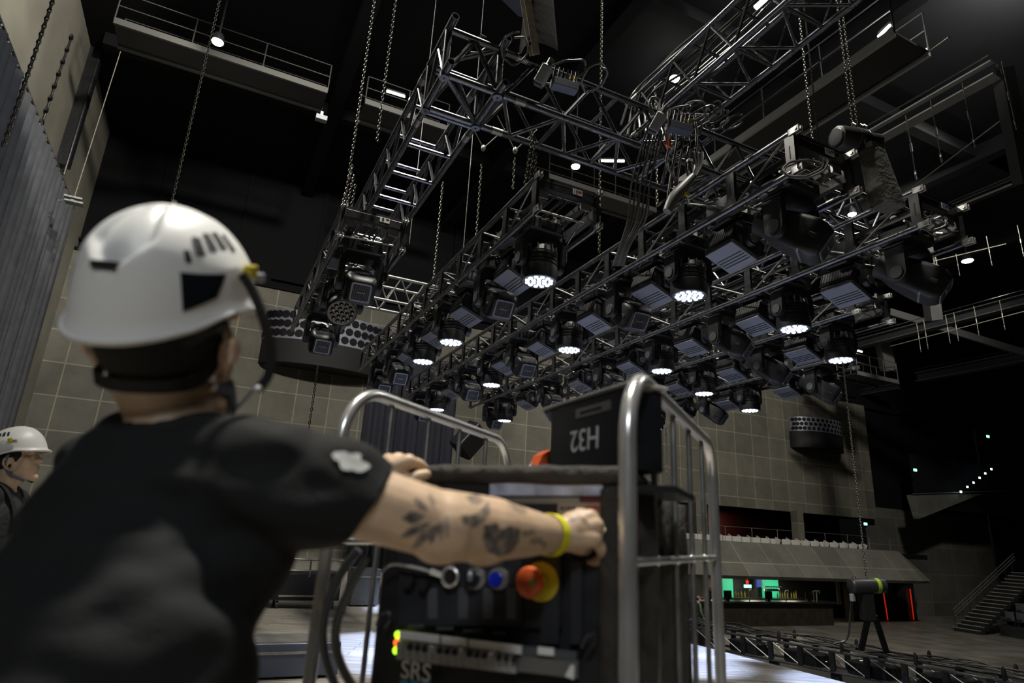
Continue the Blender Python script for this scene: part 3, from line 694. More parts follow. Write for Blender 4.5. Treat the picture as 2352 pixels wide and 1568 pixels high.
# ------------------------------------------------------------------ chains, hoists, slings
def chain_mesh(mb, a, b, pitch, r):
    a, b = V(a), V(b); d = b-a; L = d.length; x, y, z = frame(d); n = int(L/pitch); hl, hw = pitch*.70, pitch*.30
    base = []
    for k in range(8):
        an = 2*PI*k/8; base.append((hw*math.cos(an), hl*math.sin(an)*1.0))
    for i in range(n+1):
        c = a+z*(i*pitch); u = x if i % 2 else y
        pts = [c+u*p+z*q for p, q in base]
        w = z.cross(u); rs = []
        for k, p in enumerate(pts):
            rad = (p-c).normalized(); rs.append([p+rad*r, p+w*r, p-rad*r, p-w*r])
        mb.rings(rs, closed=True)
def chain(px0, px1, dd, label, pitch=.03, r=.005, ztop=None, dd2=None, m=None):
    """a vertical chain through a point seen at px1, rising to ztop"""
    p = atd(*px1, dd); q = V((p.x, p.y, ztop)) if ztop else V((p.x, p.y, 0))+V((0, 0, atd(*px0, dd).z))
    mb = MB(); chain_mesh(mb, p, q, pitch, r)
    return tag(mb.build('hoist_chain', m or K['chain']), label, 'chain', 'hoist chains'), p
chain(0, (393, 470), 7.0, 'long thin chain passing behind the white helmet up to the catwalk', .036, .0065, 17.9)
chain(0, (866, 320), 6.4, 'chain beside the heavy truss that runs above the number eight truss', .036, .006, 17.9)
chain(0, (790, 480), 6.2, 'chain holding the near end of the number eight truss', .036, .006, 17.9)
chain(0, (1376, 575), 6.4, 'thick chain passing in front of the number ten truss end', .034, .008, 17.9)
chain((1503, 125), (1510, 470), 9, 'thin chain hanging below the bright ceiling light', .05, .007)
chain(0, (1872, 380), 5.6, 'thin chain left of the round hoist motor', .03, .005, 17.9)
chain(0, (10, 330), 6, 'chain at the top left corner in front of the curtain', .05, .010, 17.9)
chain((1110, 345), (1094, 540), 8.5, 'thin chain hanging from a bridle under the heavy truss', .045, .006)
chain((1183, 350), (1178, 430), 8.0, 'short thin chain behind the heavy truss', .045, .006)
chain((1020, 380), (996, 640), 8.6, 'thin chain down to the top of the number ten truss', .045, .006)
chain((735, 830), (709, 985), 8.4, 'thin chain hanging below the number eight truss', .045, .006)
chain((1527, 950), (1532, 1100), 11, 'thin chain hanging below the lamps behind the trolley', .05, .006)
# short doubled chains at truss ends
for i, (p, n_) in enumerate((((.78, 5.95, 4.4), 'number eight'), ((2.15, 4.5, 4.4), 'number ten'))):
    mb = MB(); 
    for s in (0, .05, .1): chain_mesh(mb, V(p)+V((s, s*.4, 0)), V(p)+V((s*.6+.05, s*.2, .55-s*2)), .034, .006)
    tag(mb.build('lifting_chain', K['chain']), 'bunched lifting chains at the near end of the %s truss' % n_, 'chain')
# thin wire with a turnbuckle beside the curtain
a, b = atd(170, 455, 20), atd(277, 118, 20)
t = empty('wire_rope', a, label='thin wire rope ending in a bracket at the top edge of the curtain', cat='wire rope')
MB().tube((0, 0, 0), V((b.x, b.y, b.z+0))-a, .012, 5).build('wire', K['strap'], t)
m_ = MB(); m_.box((0, 0, -.02), (.5, .3, .06)); m_.box((.05, 0, -.16), (.5, .3, .06)); m_.tube((-.4, 0, -.2), (.1, 0, 0), .03, 6); m_.build('bracket', K['steel'], t, False)
for i, (p0, p1) in enumerate((((1062, 600), (1075, 260)), ((940, 560), (978, 300)))):
    a, b = atd(*p0, 9), atd(*p1, 9)
    tag(MB().tube(a, V((a.x, a.y, 17.9)), .006, 5).build('wire_rope', K['steel']), ['thin wire between the number ten truss and the heavy truss', 'thin wire to the right of the ladder shaped truss'][i], 'wire rope')
# bridle wires in a Y
for i, (x, y) in enumerate(((1110, 340), (1183, 345))):
    mb = MB(); c = atd(x, y, 8.5 if i == 0 else 8.0); mb.tube(c, c+V((-.28, 0, .42)), .006, 5); mb.tube(c, c+V((.3, 0, .42)), .006, 5); mb.ell(c, (.03, .03, .05))
    tag(mb.build('bridle', K['steel']), 'Y shaped wire bridle behind the heavy truss, %s one' % ['nearer', 'farther'][i], 'bridle')

def chain_bag(p, w, h, tx, ty, label, m=K['bag']):
    """canvas bag hanging open mouthed with folds"""
    t = empty('chain_bag', p, (0, 0, 0), label=label, cat='chain bag'); rs = []
    r4 = random.Random(4); n = 20; ph = [r4.uniform(-.02, .02) for _ in range(n)]
    for j in range(9):
        f = j/8; z = -h*f; s = w*(.40+.12*f); o = []
        for k in range(n):
            an = 2*PI*k/n; sx = math.copysign(abs(math.cos(an))**.28, math.cos(an)); sy = math.copysign(abs(math.sin(an))**.28, math.sin(an))
            q = 1+ph[k]*6*(.5+f)*(.6 if j in (0, 8) else 1)
            o.append(V((sx*s*q+tx*f*h, sy*s*.8*q+ty*f*h, z)))
        rs.append(o)
    MB().rings(rs).build('bag_body', m, t, ang=50)
    a = MB(); a.rings([[p_*1.06 for p_ in rs[0]], [p_*1.06+V((0, 0, -.05)) for p_ in rs[0]]]); a.build('bag_rim', K['cable'], t)
    a = MB()
    for s in (-1, 1): a.tube((s*w*.35, 0, 0), (s*.05, 0, .14), .008, 5)
    a.build('bag_strap', K['strap'], t); return t
# round motor with chain bag near the third truss
hp = atd(1968, 322, 5.2)
t = empty('chain_hoist', hp, label='black round bodied chain hoist beside the near end of the hoist motor truss', cat='chain hoist')
ax = V((.9, -.35, .0)).normalized(); ax = (atd(2025, 335, 5.2)-atd(1915, 318, 5.05)).normalized()
a = MB(); x, y, z = frame(ax); R = rotm(x, y, z)
mt = R.to_4x4(); a.lathe([(.07, -.215), (.092, -.21), (.10, -.19), (.10, .05), (.095, .07), (.08, .075), (.08, .21), (.065, .22)], 10, mt); a.build('motor_body', mat('satin_black_motor', (.03, .03, .03), .36), t)
a = MB(); a.lathe([(.075, -.217), (.07, -.223), (.02, -.223)], 10, mt); a.build('end_cap', K['plast2'], t)
a = MB(); a.lathe([(.101, -.05), (.103, -.05), (.103, -.035), (.101, -.035)], 10, mt); a.build('body_seam', K['plast2'], t)
a = MB()
for s in (-.02, .06, .1): a.path([z*s+y*.07+x*.02, z*s+y*.12, z*s+y*.15-x*.02, z*s+y*.12-x*.04, z*s+y*.075-x*.02], .008, 6)
a.build('shackle', K['steel'], t)
mb = MB(); q = V((hp.x, hp.y, 17.9)); 
for s in (-.025, .025): chain_mesh(mb, hp+ax*s*1.0+V((0, 0, .09)), q+ax*s, .026, .0045)
tag(mb.build('hoist_chain', K['chain']), 'doubled thick chain rising from the round hoist motor', 'chain', 'hoist chains')
bp = atd(2000, 338, 5.12)
chain_bag(bp, .2, .55, .12, -.05, 'brown canvas chain bag hanging under the round hoist motor')
# bag and webbing over the heavy truss
bp = atd(1238, -10, 5.6)
chain_bag(bp, .26, .62, .03, 0, 'black chain bag hanging over the corner of the heavy truss', mat('black_bag_plastic', (.005, .005, .005), .9, 0, .1, bump=.3, bscale=9))
a = MB(); p0, p1 = atd(1208, -30, 5.3), atd(1232, 125, 5.3); a.beam(p0, p1, .06, .012, FWD); p2 = atd(1222, 128, 5.35); a.beam(p0+V((-.02, .05, 0)), p2, .045, .012, FWD)
tag(a.build('lifting_sling', K['strap'], smooth=False), 'pale webbing lifting sling over the heavy truss next to the black chain bag', 'sling')
a = MB(); p = atd(1190, -5, 5.6); a.rrect(p, (.3, .2, .12), .03, M4.Rotation(.4, 3, 'Z')); tag(a.build('chain_hoist', K['bluegrey']), 'blue grey hoist body peeking in at the top edge above the black chain bag', 'chain hoist')

# low hoist over the stage front truss
hp = atd(1992, 1345, 11.2)
t = empty('chain_hoist', hp, label='dark cylinder chain hoist with a lime green band above the stage front truss', cat='chain hoist')
ax = (RC @ V((1, -.02, -.1))).normalized(); x, y, z = frame(ax); mt = rotm(x, y, z).to_4x4()
a = MB(); a.lathe([(.10, -.325), (.12, -.31), (.128, -.28), (.128, .24), (.122, .31), (.10, .33)], 28, mt); a.build('motor_body', mat('dark_motor_paint', (.035, .035, .04), .4), t)
a = MB(); a.lathe([(.13, .13), (.1305, .13), (.1305, .20), (.13, .20)], 28, mt); a.build('lime_band', mat('lime_tape', (.35, .55, .03), .5), t)
a = MB()
for s in (-.28, -.22): a.tube(z*s+V((0, 0, .12)), z*s+V((0, 0, .17)), .02, 8)
a.build('cap_bolt', K['steel'], t)
a = MB(); a.box(V((0, 0, -.33))+z*-.05, (.2, .16, .46), rotm(z, y if abs(y.z) < .5 else x, V((0, 0, 1)))); a.build('chain_container', K['black'], t, False)
a = MB(); a.path([V((0, 0, -.13)), V((.0, 0, -.2)), V((.03, 0, -.25)), V((0, 0, -.29)), V((-.03, 0, -.25))], .013, 6); a.build('load_hook', K['steel'], t)
mb = MB(); chain_mesh(mb, hp+V((0, 0, .12)), V((hp.x, hp.y, 17.9)), .05, .009); tag(mb.build('hoist_chain', K['chain']), 'long chain rising from the lime banded hoist at lower right', 'chain', 'hoist chains')
t2 = empty('power_plug', atd(1958, 1372, 11.1), label='grey plug on a black lead hanging from the lime banded hoist', cat='plug')
a = MB(); a.rrect((0, 0, 0), (.09, .07, .13), .02); a.build('plug_body', K['greybox'], t2); MB().tube((0, 0, -.06), (0, 0, -.12), .02, 8, .012).build('gland', K['cable'], t2)
cab = lambda pts, r, label, group=None, m=None, n=6: tag(MB().path(smooth_pts(pts), r, n).build('cable', m or K['cable']), label, 'cable', group)
def smooth_pts(pts, k=8):
    pts = [V(p) for p in pts]; o = []
    P = [pts[0]*2-pts[1]]+pts+[pts[-1]*2-pts[-2]]
    for i in range(1, len(P)-2):
        a, b, c, d = P[i-1:i+3]
        for j in range(k):
            t_ = j/k; o.append(.5*((2*b)+(c-a)*t_+(2*a-5*b+4*c-d)*t_*t_+(3*b-a-3*c+d)*t_**3))
    o.append(pts[-1]); return o
cab([atd(1957, 1378, 11.1), atd(1953, 1410, 11.1), atd(1946, 1465, 11.0), atd(1915, 1478, 11.0)], .018, 'black lead running from the hanging plug down to the stage front truss')

# ------------------------------------------------------------------ stage front truss (hangs from the lime banded hoist)
A0, A1 = atz(1560, 1434, -.45), atz(2370, 1575, -.45); d = (A1-A0).normalized(); A0 = A0-d*1.5; A1 = A1+d*2; Lf = (A1-A0).length; wv = V((-d.y, d.x, 0)).normalized()
if wv.x < 0: wv = -wv
t = empty('stage_front_truss', A0, label='long black pre-rigged truss hanging low along the front edge of the stage', cat='truss')
H = .36
for s in (0, .6):
    for z in (0, -H): MB().tube(wv*s+V((0, 0, z)), wv*s+d*Lf+V((0, 0, z)), .026, 10).build('chord', K['truss'], t)
n = int(Lf/.62); up = None
for s in (0, .6):
    for i in range(n+1):
        if up is None: up = MB().box((0, 0, -H/2), (.05, .10, H), rotm(wv, d, V((0, 0, 1)))).build('upright', K['blk'], t, False); o = up
        else: o = up.copy(); COL.objects.link(o); o.parent = t
        o.location = wv*s+d*(i*Lf/n)
    a = MB()
    for i in range(0, n, 1): a.tube(wv*s+d*(i*Lf/n+.06)+V((0, 0, -.03)), wv*s+d*((i+1)*Lf/n-.06)+V((0, 0, -H+.03)), .011, 6)
    a.build('diagonal', K['alu'], t)
foot = None
for i in range(0, n, 2):
    if foot is None: foot = MB().box((0, 0, -H-.13), (.12, .16, .22), rotm(wv, d, V((0, 0, 1)))).build('foot', K['black'], t, False); o = foot
    else: o = foot.copy(); COL.objects.link(o); o.parent = t
    o.location = d*(i*Lf/n)+wv*.1
peg = None
for i in range(0, n, 2):
    for s in (0, .6):
        if peg is None: peg = MB().lathe([(.035, 0), (.035, .1), (.03, .16), (.012, .19)], 10).build('stacking_peg', K['black'], t); o = peg
        else: o = peg.copy(); COL.objects.link(o); o.parent = t
        o.location = wv*s+d*(i*Lf/n+.2)+V((0, 0, .02))
a = MB(); r5 = random.Random(9)
for k in range(60):
    p = d*r5.uniform(.2, Lf-.2)+wv*r5.uniform(.1, .5)+V((0, 0, r5.uniform(-.28, -.05))); q = V((r5.uniform(-1, 1), r5.uniform(-1, 1), r5.uniform(-.4, .4))).normalized(); a.tube(p, p+q*r5.uniform(.05, .12), .013, 6)
a.build('plug', K['steel'], t)['kind'] = 'stuff'
for k in range(n//2): MB().rrect(d*(.6+k*Lf/n*2)+wv*.32+V((0, 0, -.24)), (.5, .78, .24), .05).build('lamp_base', K['plast'], t)
# hoist legs down to it
for i, (x, y) in enumerate(((1978, 1492), (2036, 1497))):
    e = atd(x, y, 11.2); tag(MB().beam(hp+V((0, 0, -.5))+ax*(-.04+.12*i), e, .09, .05, FWD).build('lifting_sling', K['black'], smooth=False), 'black sling leg from the lime banded hoist to the front truss, %s leg' % ['left', 'right'][i], 'sling')
for k in range(7):
    r6 = random.Random(20+k); pts = []
    for i in range(15): pts.append(A0+d*(1.2+i*(Lf-2.4)/14)+wv*(.12+.06*k+r6.uniform(-.06, .06))+V((0, 0, .05+.02*(k % 3)+max(0, r6.uniform(-.05, .10)))))
    cab(pts, .014, 'black cable lying along the top of the stage front truss', 'cables on the stage front truss', K['cable'] if k % 3 else K['cable2'])
cab([atd(1580, 1428, 12.6), atd(1588, 1422, 12.6), atd(1602, 1424, 12.6), atd(1615, 1438, 12.6)], .014, 'pale cable loop standing up at the far end of the front truss', None, K['cable2'])

# ------------------------------------------------------------------ cables on the upper grid
for k in range(9):
    r6 = random.Random(40+k); pts = []
    for i in range(10): pts.append(V((3.44+.05*k+r6.uniform(-.05, .05), 4.6-i*.62, ZL+.97+.05*(k % 3)+r6.uniform(-.02, .09))))
    pts = [V((3.2+.08*k, 4.5, ZU-.05+r6.uniform(0, .1)))]+pts
    cab(pts, .013, 'thick cable laid along the truss over the viewer', 'cables on the cable truss', K['cable2'] if k % 4 == 1 else K['cable'])
def loop(c, r, tilt, seed, rt=.010, label='', m=None, turns=1.1):
    r7 = random.Random(seed); x, y, z = frame(V(tilt)); pts = [V(c)+(x*math.cos(2*PI*turns*i/16)*r+y*math.sin(2*PI*turns*i/16)*r*.7)*(1+r7.uniform(-.08, .08))+z*(i*.004) for i in range(17)]
    cab(pts, rt, label, 'cable loops on the trusses', m)
for i, (px, py, dd, r) in enumerate(((1620, 265, 5.5, .16), (1590, 262, 5.4, .12), (1650, 285, 5.6, .11), (1600, 285, 5.5, .2), (1560, 262, 5.4, .09), (1185, 120, 5.2, .16), (1290, 175, 5.2, .22), (1365, 185, 5.2, .13), (1100, 112, 5.5, .10), (1845, 392, 4.5, .13), (1850, 395, 4.55, .14), (1640, 262, 5.5, .09), (1575, 300, 5.3, .13), (1680, 290, 5.4, .1), (2140, 520, 5.3, .1), (1560, 350, 5.3, .1))):
    loop(atd(px, py, dd), r, (rnd.uniform(-.4, .4), rnd.uniform(-.4, .4), 1) if i not in (9, 10, 14) else (-.6, -.6, .2), 60+i, .009, 'loose coil of cable on the trusses', K['cable2'] if i % 3 else K['cable'])
for k in range(7):
    x0 = 1455+k*7; cab([atd(x0+30, 300, 5.6), atd(x0+18, 340, 5.6), atd(x0+(k % 3)*4-4, 420, 5.65), atd(x0-12, 500, 5.7), atd(x0-30-k*3, 560, 5.8), atd(x0-48-k*3, 610, 6.0)], .008, 'cable hanging from the truss junction down to the number ten truss', 'cables hanging from the junction', K['cable2'] if k % 3 == 0 else K['cable'])
for k in range(5):
    x0 = 1535+k*15; cab([atd(x0, 265, 5.3), atd(x0+5, 320, 5.25), atd(x0-4, 375, 5.2), atd(x0+rnd.uniform(-20, 20), 430, 5.1), atd(x0+rnd.uniform(-25, 5), 470, 5.0)], .010, 'cable dropping through the truss junction', 'cables dropping through the junction', K['cable'] if k % 2 else K['cable2'])
# wrapped bundle that reaches the hoist motor truss
t = empty('cable_bundle', atd(1600, 400, 5.0), label='thick grey wrapped cable bundle reaching down to the hoist motor truss', cat='cable bundle'); o_ = t.location
a = MB(); pts = smooth_pts([atd(1592, 405, 4.9)-o_, atd(1570, 430, 4.85)-o_, atd(1548, 455, 4.8)-o_, atd(1532, 486, 4.75)-o_]); a.path(pts, [.03+.018*math.sin(i/len(pts)*3.1) for i in range(len(pts))], 10); a.build('wrap', K['cable2'], t)
a = MB(); a.box(atd(1577, 446, 4.8)-o_, (.03, .01, .03)); a.build('yellow_tape', K['yellow'], t, False)
for k in range(3): MB().path(smooth_pts([atd(1592+k*3, 405, 4.9)-o_, atd(1598+k*6, 380, 4.95)-o_, atd(1592+k*10, 350, 5.0)-o_]), .014, 6).build('core', K['cable'], t)
# distribution boxes on the heavy truss
def distro(px, py, dd, label):
    p = atd(px, py, dd); t = empty('distribution_box', p, (0, 0, -.12), label=label, cat='distribution box')
    MB().rrect((0, 0, -.04), (.22, .09, .07), .012).build('box_body', K['bluegrey'], t)
    for k in range(6):
        a = MB(); a.tube((-.09+k*.036, 0, -.01), (-.09+k*.036, -.02, .06), .013, 10); a.tube((-.09+k*.036, -.02, .06), (-.09+k*.036, -.03, .10), .008, 8); a.build('connector', K['steel'] if k % 2 else K['cable'], t)
        if k in (4, 5): MB().tube((-.09+k*.036, -.013, .03), (-.09+k*.036, -.018, .05), .0145, 10).build('yellow_ring', K['yellow'], t)
    return t
distro(1296, 188, 5.0, 'blue grey distribution box clipped under the left part of the heavy truss')
distro(1560, 285, 5.2, 'blue grey distribution box at the junction of the heavy truss')
for i, (px, py, dd) in enumerate(((1248, 172, 4.95), (1510, 282, 5.15))):
    t = empty('multipin_connector', atd(px, py, dd), (.3, .5, -.5), label='grey multipin connector hanging beside the %s distribution box' % ['left', 'junction'][i], cat='connector')
    MB().rrect((0, 0, 0), (.085, .075, .16), .015).build('housing', K['greybox'], t); MB().box((0, 0, -.085), (.07, .06, .02)).build('cover', K['bluegrey'], t, False); MB().tube((0, 0, .08), (0, 0, .14), .025, 10).build('gland', K['steel'], t)
cab([atd(1500, 262, 5.2), atd(1492, 240, 5.2), atd(1498, 225, 5.2), atd(1512, 232, 5.2), atd(1512, 262, 5.15)], .014, 'grey lead arching up from the junction connector', None, K['cable2'])
t = empty('signal_plug', atd(1534, 325, 5.1), label='plug with an orange sleeve hanging at the truss junction', cat='plug')
MB().tube((0, 0, -.05), (0, 0, .02), .02, 10).build('orange_sleeve', K['orange'], t); MB().tube((0, 0, .02), (0, 0, .10), .016, 8).build('plug_body', K['steel'], t); MB().tube((0, 0, .10), (.01, 0, .3), .008, 6).build('lead', K['cable2'], t)
t = empty('pulley_block', atd(1590, 385, 5.05), label='small black shackle with an orange tag under the junction', cat='shackle')
a = MB(); a.path([(-.03, 0, .05), (-.035, 0, 0), (0, 0, -.05), (.035, 0, 0), (.03, 0, .05)], .012, 8); a.build('bow', K['blk'], t); MB().tube((-.05, 0, .05), (.05, 0, .05), .013, 8).build('pin', K['steel'], t); MB().box((.01, -.02, .0), (.03, .01, .05)).build('tag', K['orange'], t, False)

# wire slings hanging from the roof beams at right
sl = None
slp = [(2088, 275, 440), (2145, 240, 400), (2218, 200, 368), (2308, 152, 330), (2112, 745, 815), (2128, 738, 808), (2178, 725, 795), (2197, 720, 790), (2243, 705, 778), (2302, 692, 765), (2272, 545, 620), (2343, 520, 600), (2155, 590, 665), (2202, 585, 640)]
for i, (px, y0, y1) in enumerate(slp):
    dd = 15 if i < 4 else 30 if i < 10 else 24
    p = atz(px-6, y0-3, 12.3) if i < 4 else atz(px-6, y0, 12.75) if i < 10 else atd(px-6, y0, dd); dd = (p-CAMP).dot(FWD); q = atd(px+10, y1, dd); Ls = p.z-q.z
    if sl is None:
        sl = empty('wire_sling'); L0 = 1.0
        a = MB(); a.path(smooth_pts([(.0, 0, -.42), (-.05, 0, -.2), (-.06, 0, 0), (-.02, 0, .02), (.03, 0, -.1), (.02, 0, -.42)]), .008, 5); a.build('sling_loop', K['rope'], sl)
        MB().tube((.01, 0, -.42), (.01, 0, -.55), .022, 6).build('ferrule', K['steel'], sl)
        MB().tube((.01, 0, -.55), (.01, 0, -.9), .008, 5).build('wire', K['rope'], sl)
        a = MB(); a.path(smooth_pts([(.01, 0, -.88), (-.02, 0, -.94), (.01, 0, -1.0), (.04, 0, -.94), (.01, 0, -.88)], 4), .012, 5); a.tube((.01, 0, -.86), (.01, 0, -.92), .018, 6); a.build('shackle', K['steel'], sl); o = sl
    else: o = copy_tree(sl)
    o.location = p; o.scale = (Ls*.75, Ls*.75, Ls); o.rotation_euler = (0, 0, .35)
    w_ = ['first', 'second', 'third', 'fourth', 'fifth', 'sixth']
    lab = 'wire sling with a shackle hanging from the near roof beam, %s from the hoist motor' % w_[i] if i < 4 else 'wire sling hanging from the middle roof beam above the gallery, %s from the trusses' % w_[i-4] if i < 10 else 'wire sling hanging near the bright lamp at far right, %s of four' % ['outer middle', 'outermost', 'innermost', 'second'][i-10]
    tag(o, lab, 'sling', 'wire slings hanging from the roof beams')

# roof beams, catwalks
def beam(p0, p1, z, w, h, name, label, m=None, ext=(0, 0)):
    a, b = atz(*p0, z), atz(*p1, z); x = (a.x+b.x)/2; y0, y1 = max(a.y, b.y)+ext[0], min(a.y, b.y)-ext[1]
    t = empty(name, (x, (y0+y1)/2, z), label=label, cat='roof beam'); a = MB(); Lb = y0-y1
    a.box((0, 0, h/2-.02), (w, Lb, .04)); a.box((0, 0, -h/2+.02), (w, Lb, .04)); a.build('flange', m or RB, t, False)
    MB().box((0, 0, 0), (.03, Lb, h-.08)).build('web', K['blk'], t, False)
    MB().tube((-w*.6, -Lb/2, h*.8), (-w*.6, Lb/2, h*.8), .02, 6).build('conduit', K['blk'], t); return t
RB = mat('grey_painted_beam', (.05, .05, .05), .6)
beam((2030, 300), (2290, 160), 12.5, .34, .4, 'roof_beam', 'grey roof beam carrying the four long wire slings', mat('pale_roof_beam', (.42, .42, .40), .6), (2, 0))
beam((2180, 478), (2352, 412), 12.5, .2, .2, 'roof_beam', 'thin roof beam at the right edge below the long wire slings', RB, (.6, 4))
beam((1960, 795), (2352, 688), 13, .5, .5, 'roof_beam', 'dark roof beam with wire slings below the far right lamp', RB, (1, 4))
beam((2110, 868), (2352, 818), 13, .6, .6, 'roof_beam', 'lowest pale roof beam above the dark gallery', RB, (0, 6))
beam((1975, 905), (2060, 885), 13, .4, .4, 'roof_beam', 'short roof beam end behind the last truss toward the bar', RB, (4, 0))
def strut(p0, p1, d0, d1, w, label): tag(MB().beam(atd(*p0, d0), atd(*p1, d1), w, w, FWD).build('steel_strut', RB, smooth=False), label, 'strut')
strut((2302, 160), (2352, 420), 15, 15, .32, 'grey steel post at the right edge beside the long wire slings')
strut((2119, 550), (2145, 735), 28, 28, .5, 'grey steel hanger beside the bright far right lamp')
strut((2026, 780), (2040, 850), 36, 36, .6, 'grey steel hanger beside the far lit tube')
strut((2040, 715), (2352, 810), 34, 34, .35, 'dark diagonal roof brace above the gallery')
for i, (a, b, dd) in enumerate((((2075, 446), (2310, 268), 22), ((2050, 178), (2180, 85), 16), ((2045, 795), (2352, 715), 33), ((1975, 640), (2310, 560), 30))):
    p, q = atd(*a, dd), atd(*b, dd*.8); tag(MB().tube(p, q, .02, 5).build('catenary_wire', K['rope']), 'taut thin wire under the roof, %s' % ['behind the long wire slings', 'broken pale line near the top right', 'behind the middle roof beam', 'passing the far right lamp'][i], 'wire')
EDGE = mat('catwalk_edge_steel', (.11, .11, .105), .5, .3)
def catwalk(o, ax, L, wd, label, posts, lampfn=None, h=1.1, m=None):
    o, ax, wd = V(o), V(ax), V(wd); t = empty('catwalk', o, label=label, cat='catwalk'); up = V((0, 0, 1)); m = m or EDGE
    a = MB(); a.box(ax*L/2+wd*.6, (L if ax.x else 1.2, L if ax.y else 1.2, .06)); a.build('deck', K['blk'], t, False)
    for s in (0, 1.2): MB().box(ax*L/2+wd*s, (L if ax.x else .08, L if ax.y else .08, .22)).build('edge_channel', m, t, False)
    for k in range(posts+1): 
        for s in (0, 1.2): MB().tube(ax*(L*k/posts)+wd*s, ax*(L*k/posts)+wd*s+up*h, .022, 6).build('post', RB, t)
    for s in (0, 1.2):
        for z in (h, h*.55): MB().tube(wd*s+up*z, ax*L+wd*s+up*z, .018, 6).build('rail', RB, t)
    return t
p, q = aty(262, 47, 20), aty(752, 212, 20)
catwalk((p.x, 20, p.z), (1, 0, 0), q.x-p.x, (0, 1, 0), 'long catwalk under the ceiling above the white helmet', 3)
p, q = aty(838, 238, 20), aty(962, 262, 20)
catwalk((p.x, 20, p.z+.1), (1, 0, 0), 3.2, (0, 1, 0), 'catwalk section behind the corner of the heavy truss', 2)
p = aty(1262, 375, 20)
catwalk((p.x, 20, p.z-.6), (1, 0, 0), 5.5, (0, 1, 0), 'catwalk with a lit tube seen under the heavy truss', 5)
p, q = atz(1585, 438, 12.2), atz(2092, 95, 12.2)
catwalk(((p.x+q.x)/2-.6, q.y, 12.2), (0, 1, 0), p.y-q.y, (1, 0, 0), 'catwalk behind the cable truss over the hoist motor', 4, m=mat('pale_catwalk_edge', (.55, .55, .52), .5))
p = atd(1965, 815, 34)
catwalk((p.x, p.y, p.z-1), (1, 0, 0), 3.4, (0, 1, 0), 'far catwalk with people shaped lamps behind the last truss toward the bar', 3)
# ceiling floods
FL = []
def flood(px, py, z, label, r=.2):
    p = atz(px, py, z); t = empty('ceiling_flood', p, label=label, cat='ceiling light')
    a = MB(); a.lathe([(r*.6, .28), (r*.9, .2), (r*1.06, .0), (r*1.06, -.02), (r, -.02), (r*.98, .0)], 20); a.build('housing', K['blk'], t)
    MB().lathe([(r*.97, 0), (r*.9, -.05), (r*.5, -.09), (.01, -.10)], 20).build('lit_glass', K['flood'], t)
    MB().tube((0, 0, .28), (0, 0, ZC-p.z), .03, 6).build('drop_rod', K['blk'], t); FL.append(p)
flood(500, 95, 15.2, 'bright flood lamp under the long catwalk above the white helmet', .17)
flood(1548, 180, 17.4, 'bright ceiling lamp above the truss junction', .2)
flood(1750, 8, 17.4, 'bright ceiling lamp at the top edge left of the cable truss', .24)
flood(1322, 381, 13.4, 'bright lamp on the catwalk seen under the heavy truss', .15)
flood(1957, 491, 15.5, 'bright lamp seen between the two trusses with 15 plates', .17)
flood(1622, 646, 13.5, 'bright small lamp between the lit wash lights of the hoist motor truss', .26)
flood(2222, 598, 15.5, 'bright lamp at far right beyond the lighting trusses', .25)
def tubelight(p0, p1, dd, label):
    a, b = atd(*p0, dd), atd(*p1, dd); t = empty('tube_light', a, label=label, cat='tube light'); v = b-a
    MB().tube((0, 0, 0), v, .035, 8).build('lit_tube', K['tubel'], t); MB().beam(V((0, 0, .07)), v+V((0, 0, .07)), .09, .05).build('tube_housing', K['blk'], t, False); return a.lerp(b, .5)
flood(2400, -40, 17.2, 'ceiling lamp just beyond the top corner over the roof slings', .24)
TL = [tubelight((888, 209), (930, 222), 21, 'lit tube on the catwalk behind the corner of the heavy truss'), tubelight((1376, 369), (1434, 370), 21, 'lit tube on the catwalk under the heavy truss'), tubelight((2018, 84), (2044, 58), 14, 'lit tube under the catwalk behind the cable truss'), tubelight((1955, 801), (1980, 808), 34, 'lit tube on the far catwalk')]
for i, x in enumerate((943, 954)):
    tag(MB().ell(atd(x, 228+i*3, 21), (.06, .06, .06)).build('bulb', K['tubel']), ['small lit bulb beside the lit tube, touching it', 'small lit bulb beyond the lit tube, outermost'][i], 'bulb')
t = empty('wall_flood', atd(738, 272, 20), label='unlit grey wall flood hanging below the end of the long catwalk', cat='flood lamp')
MB().box((0, 0, 0), (.34, .2, .16)).build('housing', K['greybox'], t, False); MB().box((0, .1, .16), (.08, .08, .3)).build('bracket', K['steel'], t, False)
# ------------------------------------------------------------------ roll cage trolley
P1, P2, P3, P4 = [V((p.x, p.y, 0)) for p in (atd(1442, 1230, 1.02), atd(1643, 1260, 1.85), atd(760, 1190, 1.40), atd(1158, 1215, 2.2))]
ZT = 1.645
t = empty('roll_cage', (P1+P2+P3+P4)/4, label='chrome roll cage trolley with two hooped side frames around the power rack', cat='roll cage'); o_ = t.location.copy()
def under(mb, name, m, parent, **k):
    o = mb.build(name, m, parent, **k); w_ = V((0, 0, 0)); p = parent
    while p: w_ += p.location; p = p.parent
    o.location = -w_; return o
def hoop(A, B, zt, r, bend=.13):
    d = (B-A).normalized(); pts = [A+V((0, 0, .2)), A+V((0, 0, zt-bend))]
    for k in range(1, 9): an = PI/2*k/8; pts.append(A+V((0, 0, zt-bend))+d*(bend*(1-math.cos(an)))+V((0, 0, bend*math.sin(an))))
    b2 = bend*.9
    pts.append(B-d*b2+V((0, 0, zt)))
    for k in range(1, 9): an = PI/2*k/8; pts.append(B-d*b2+d*(b2*math.sin(an))+V((0, 0, zt-b2+b2*math.cos(an))))
    pts.append(B+V((0, 0, .2))); return pts
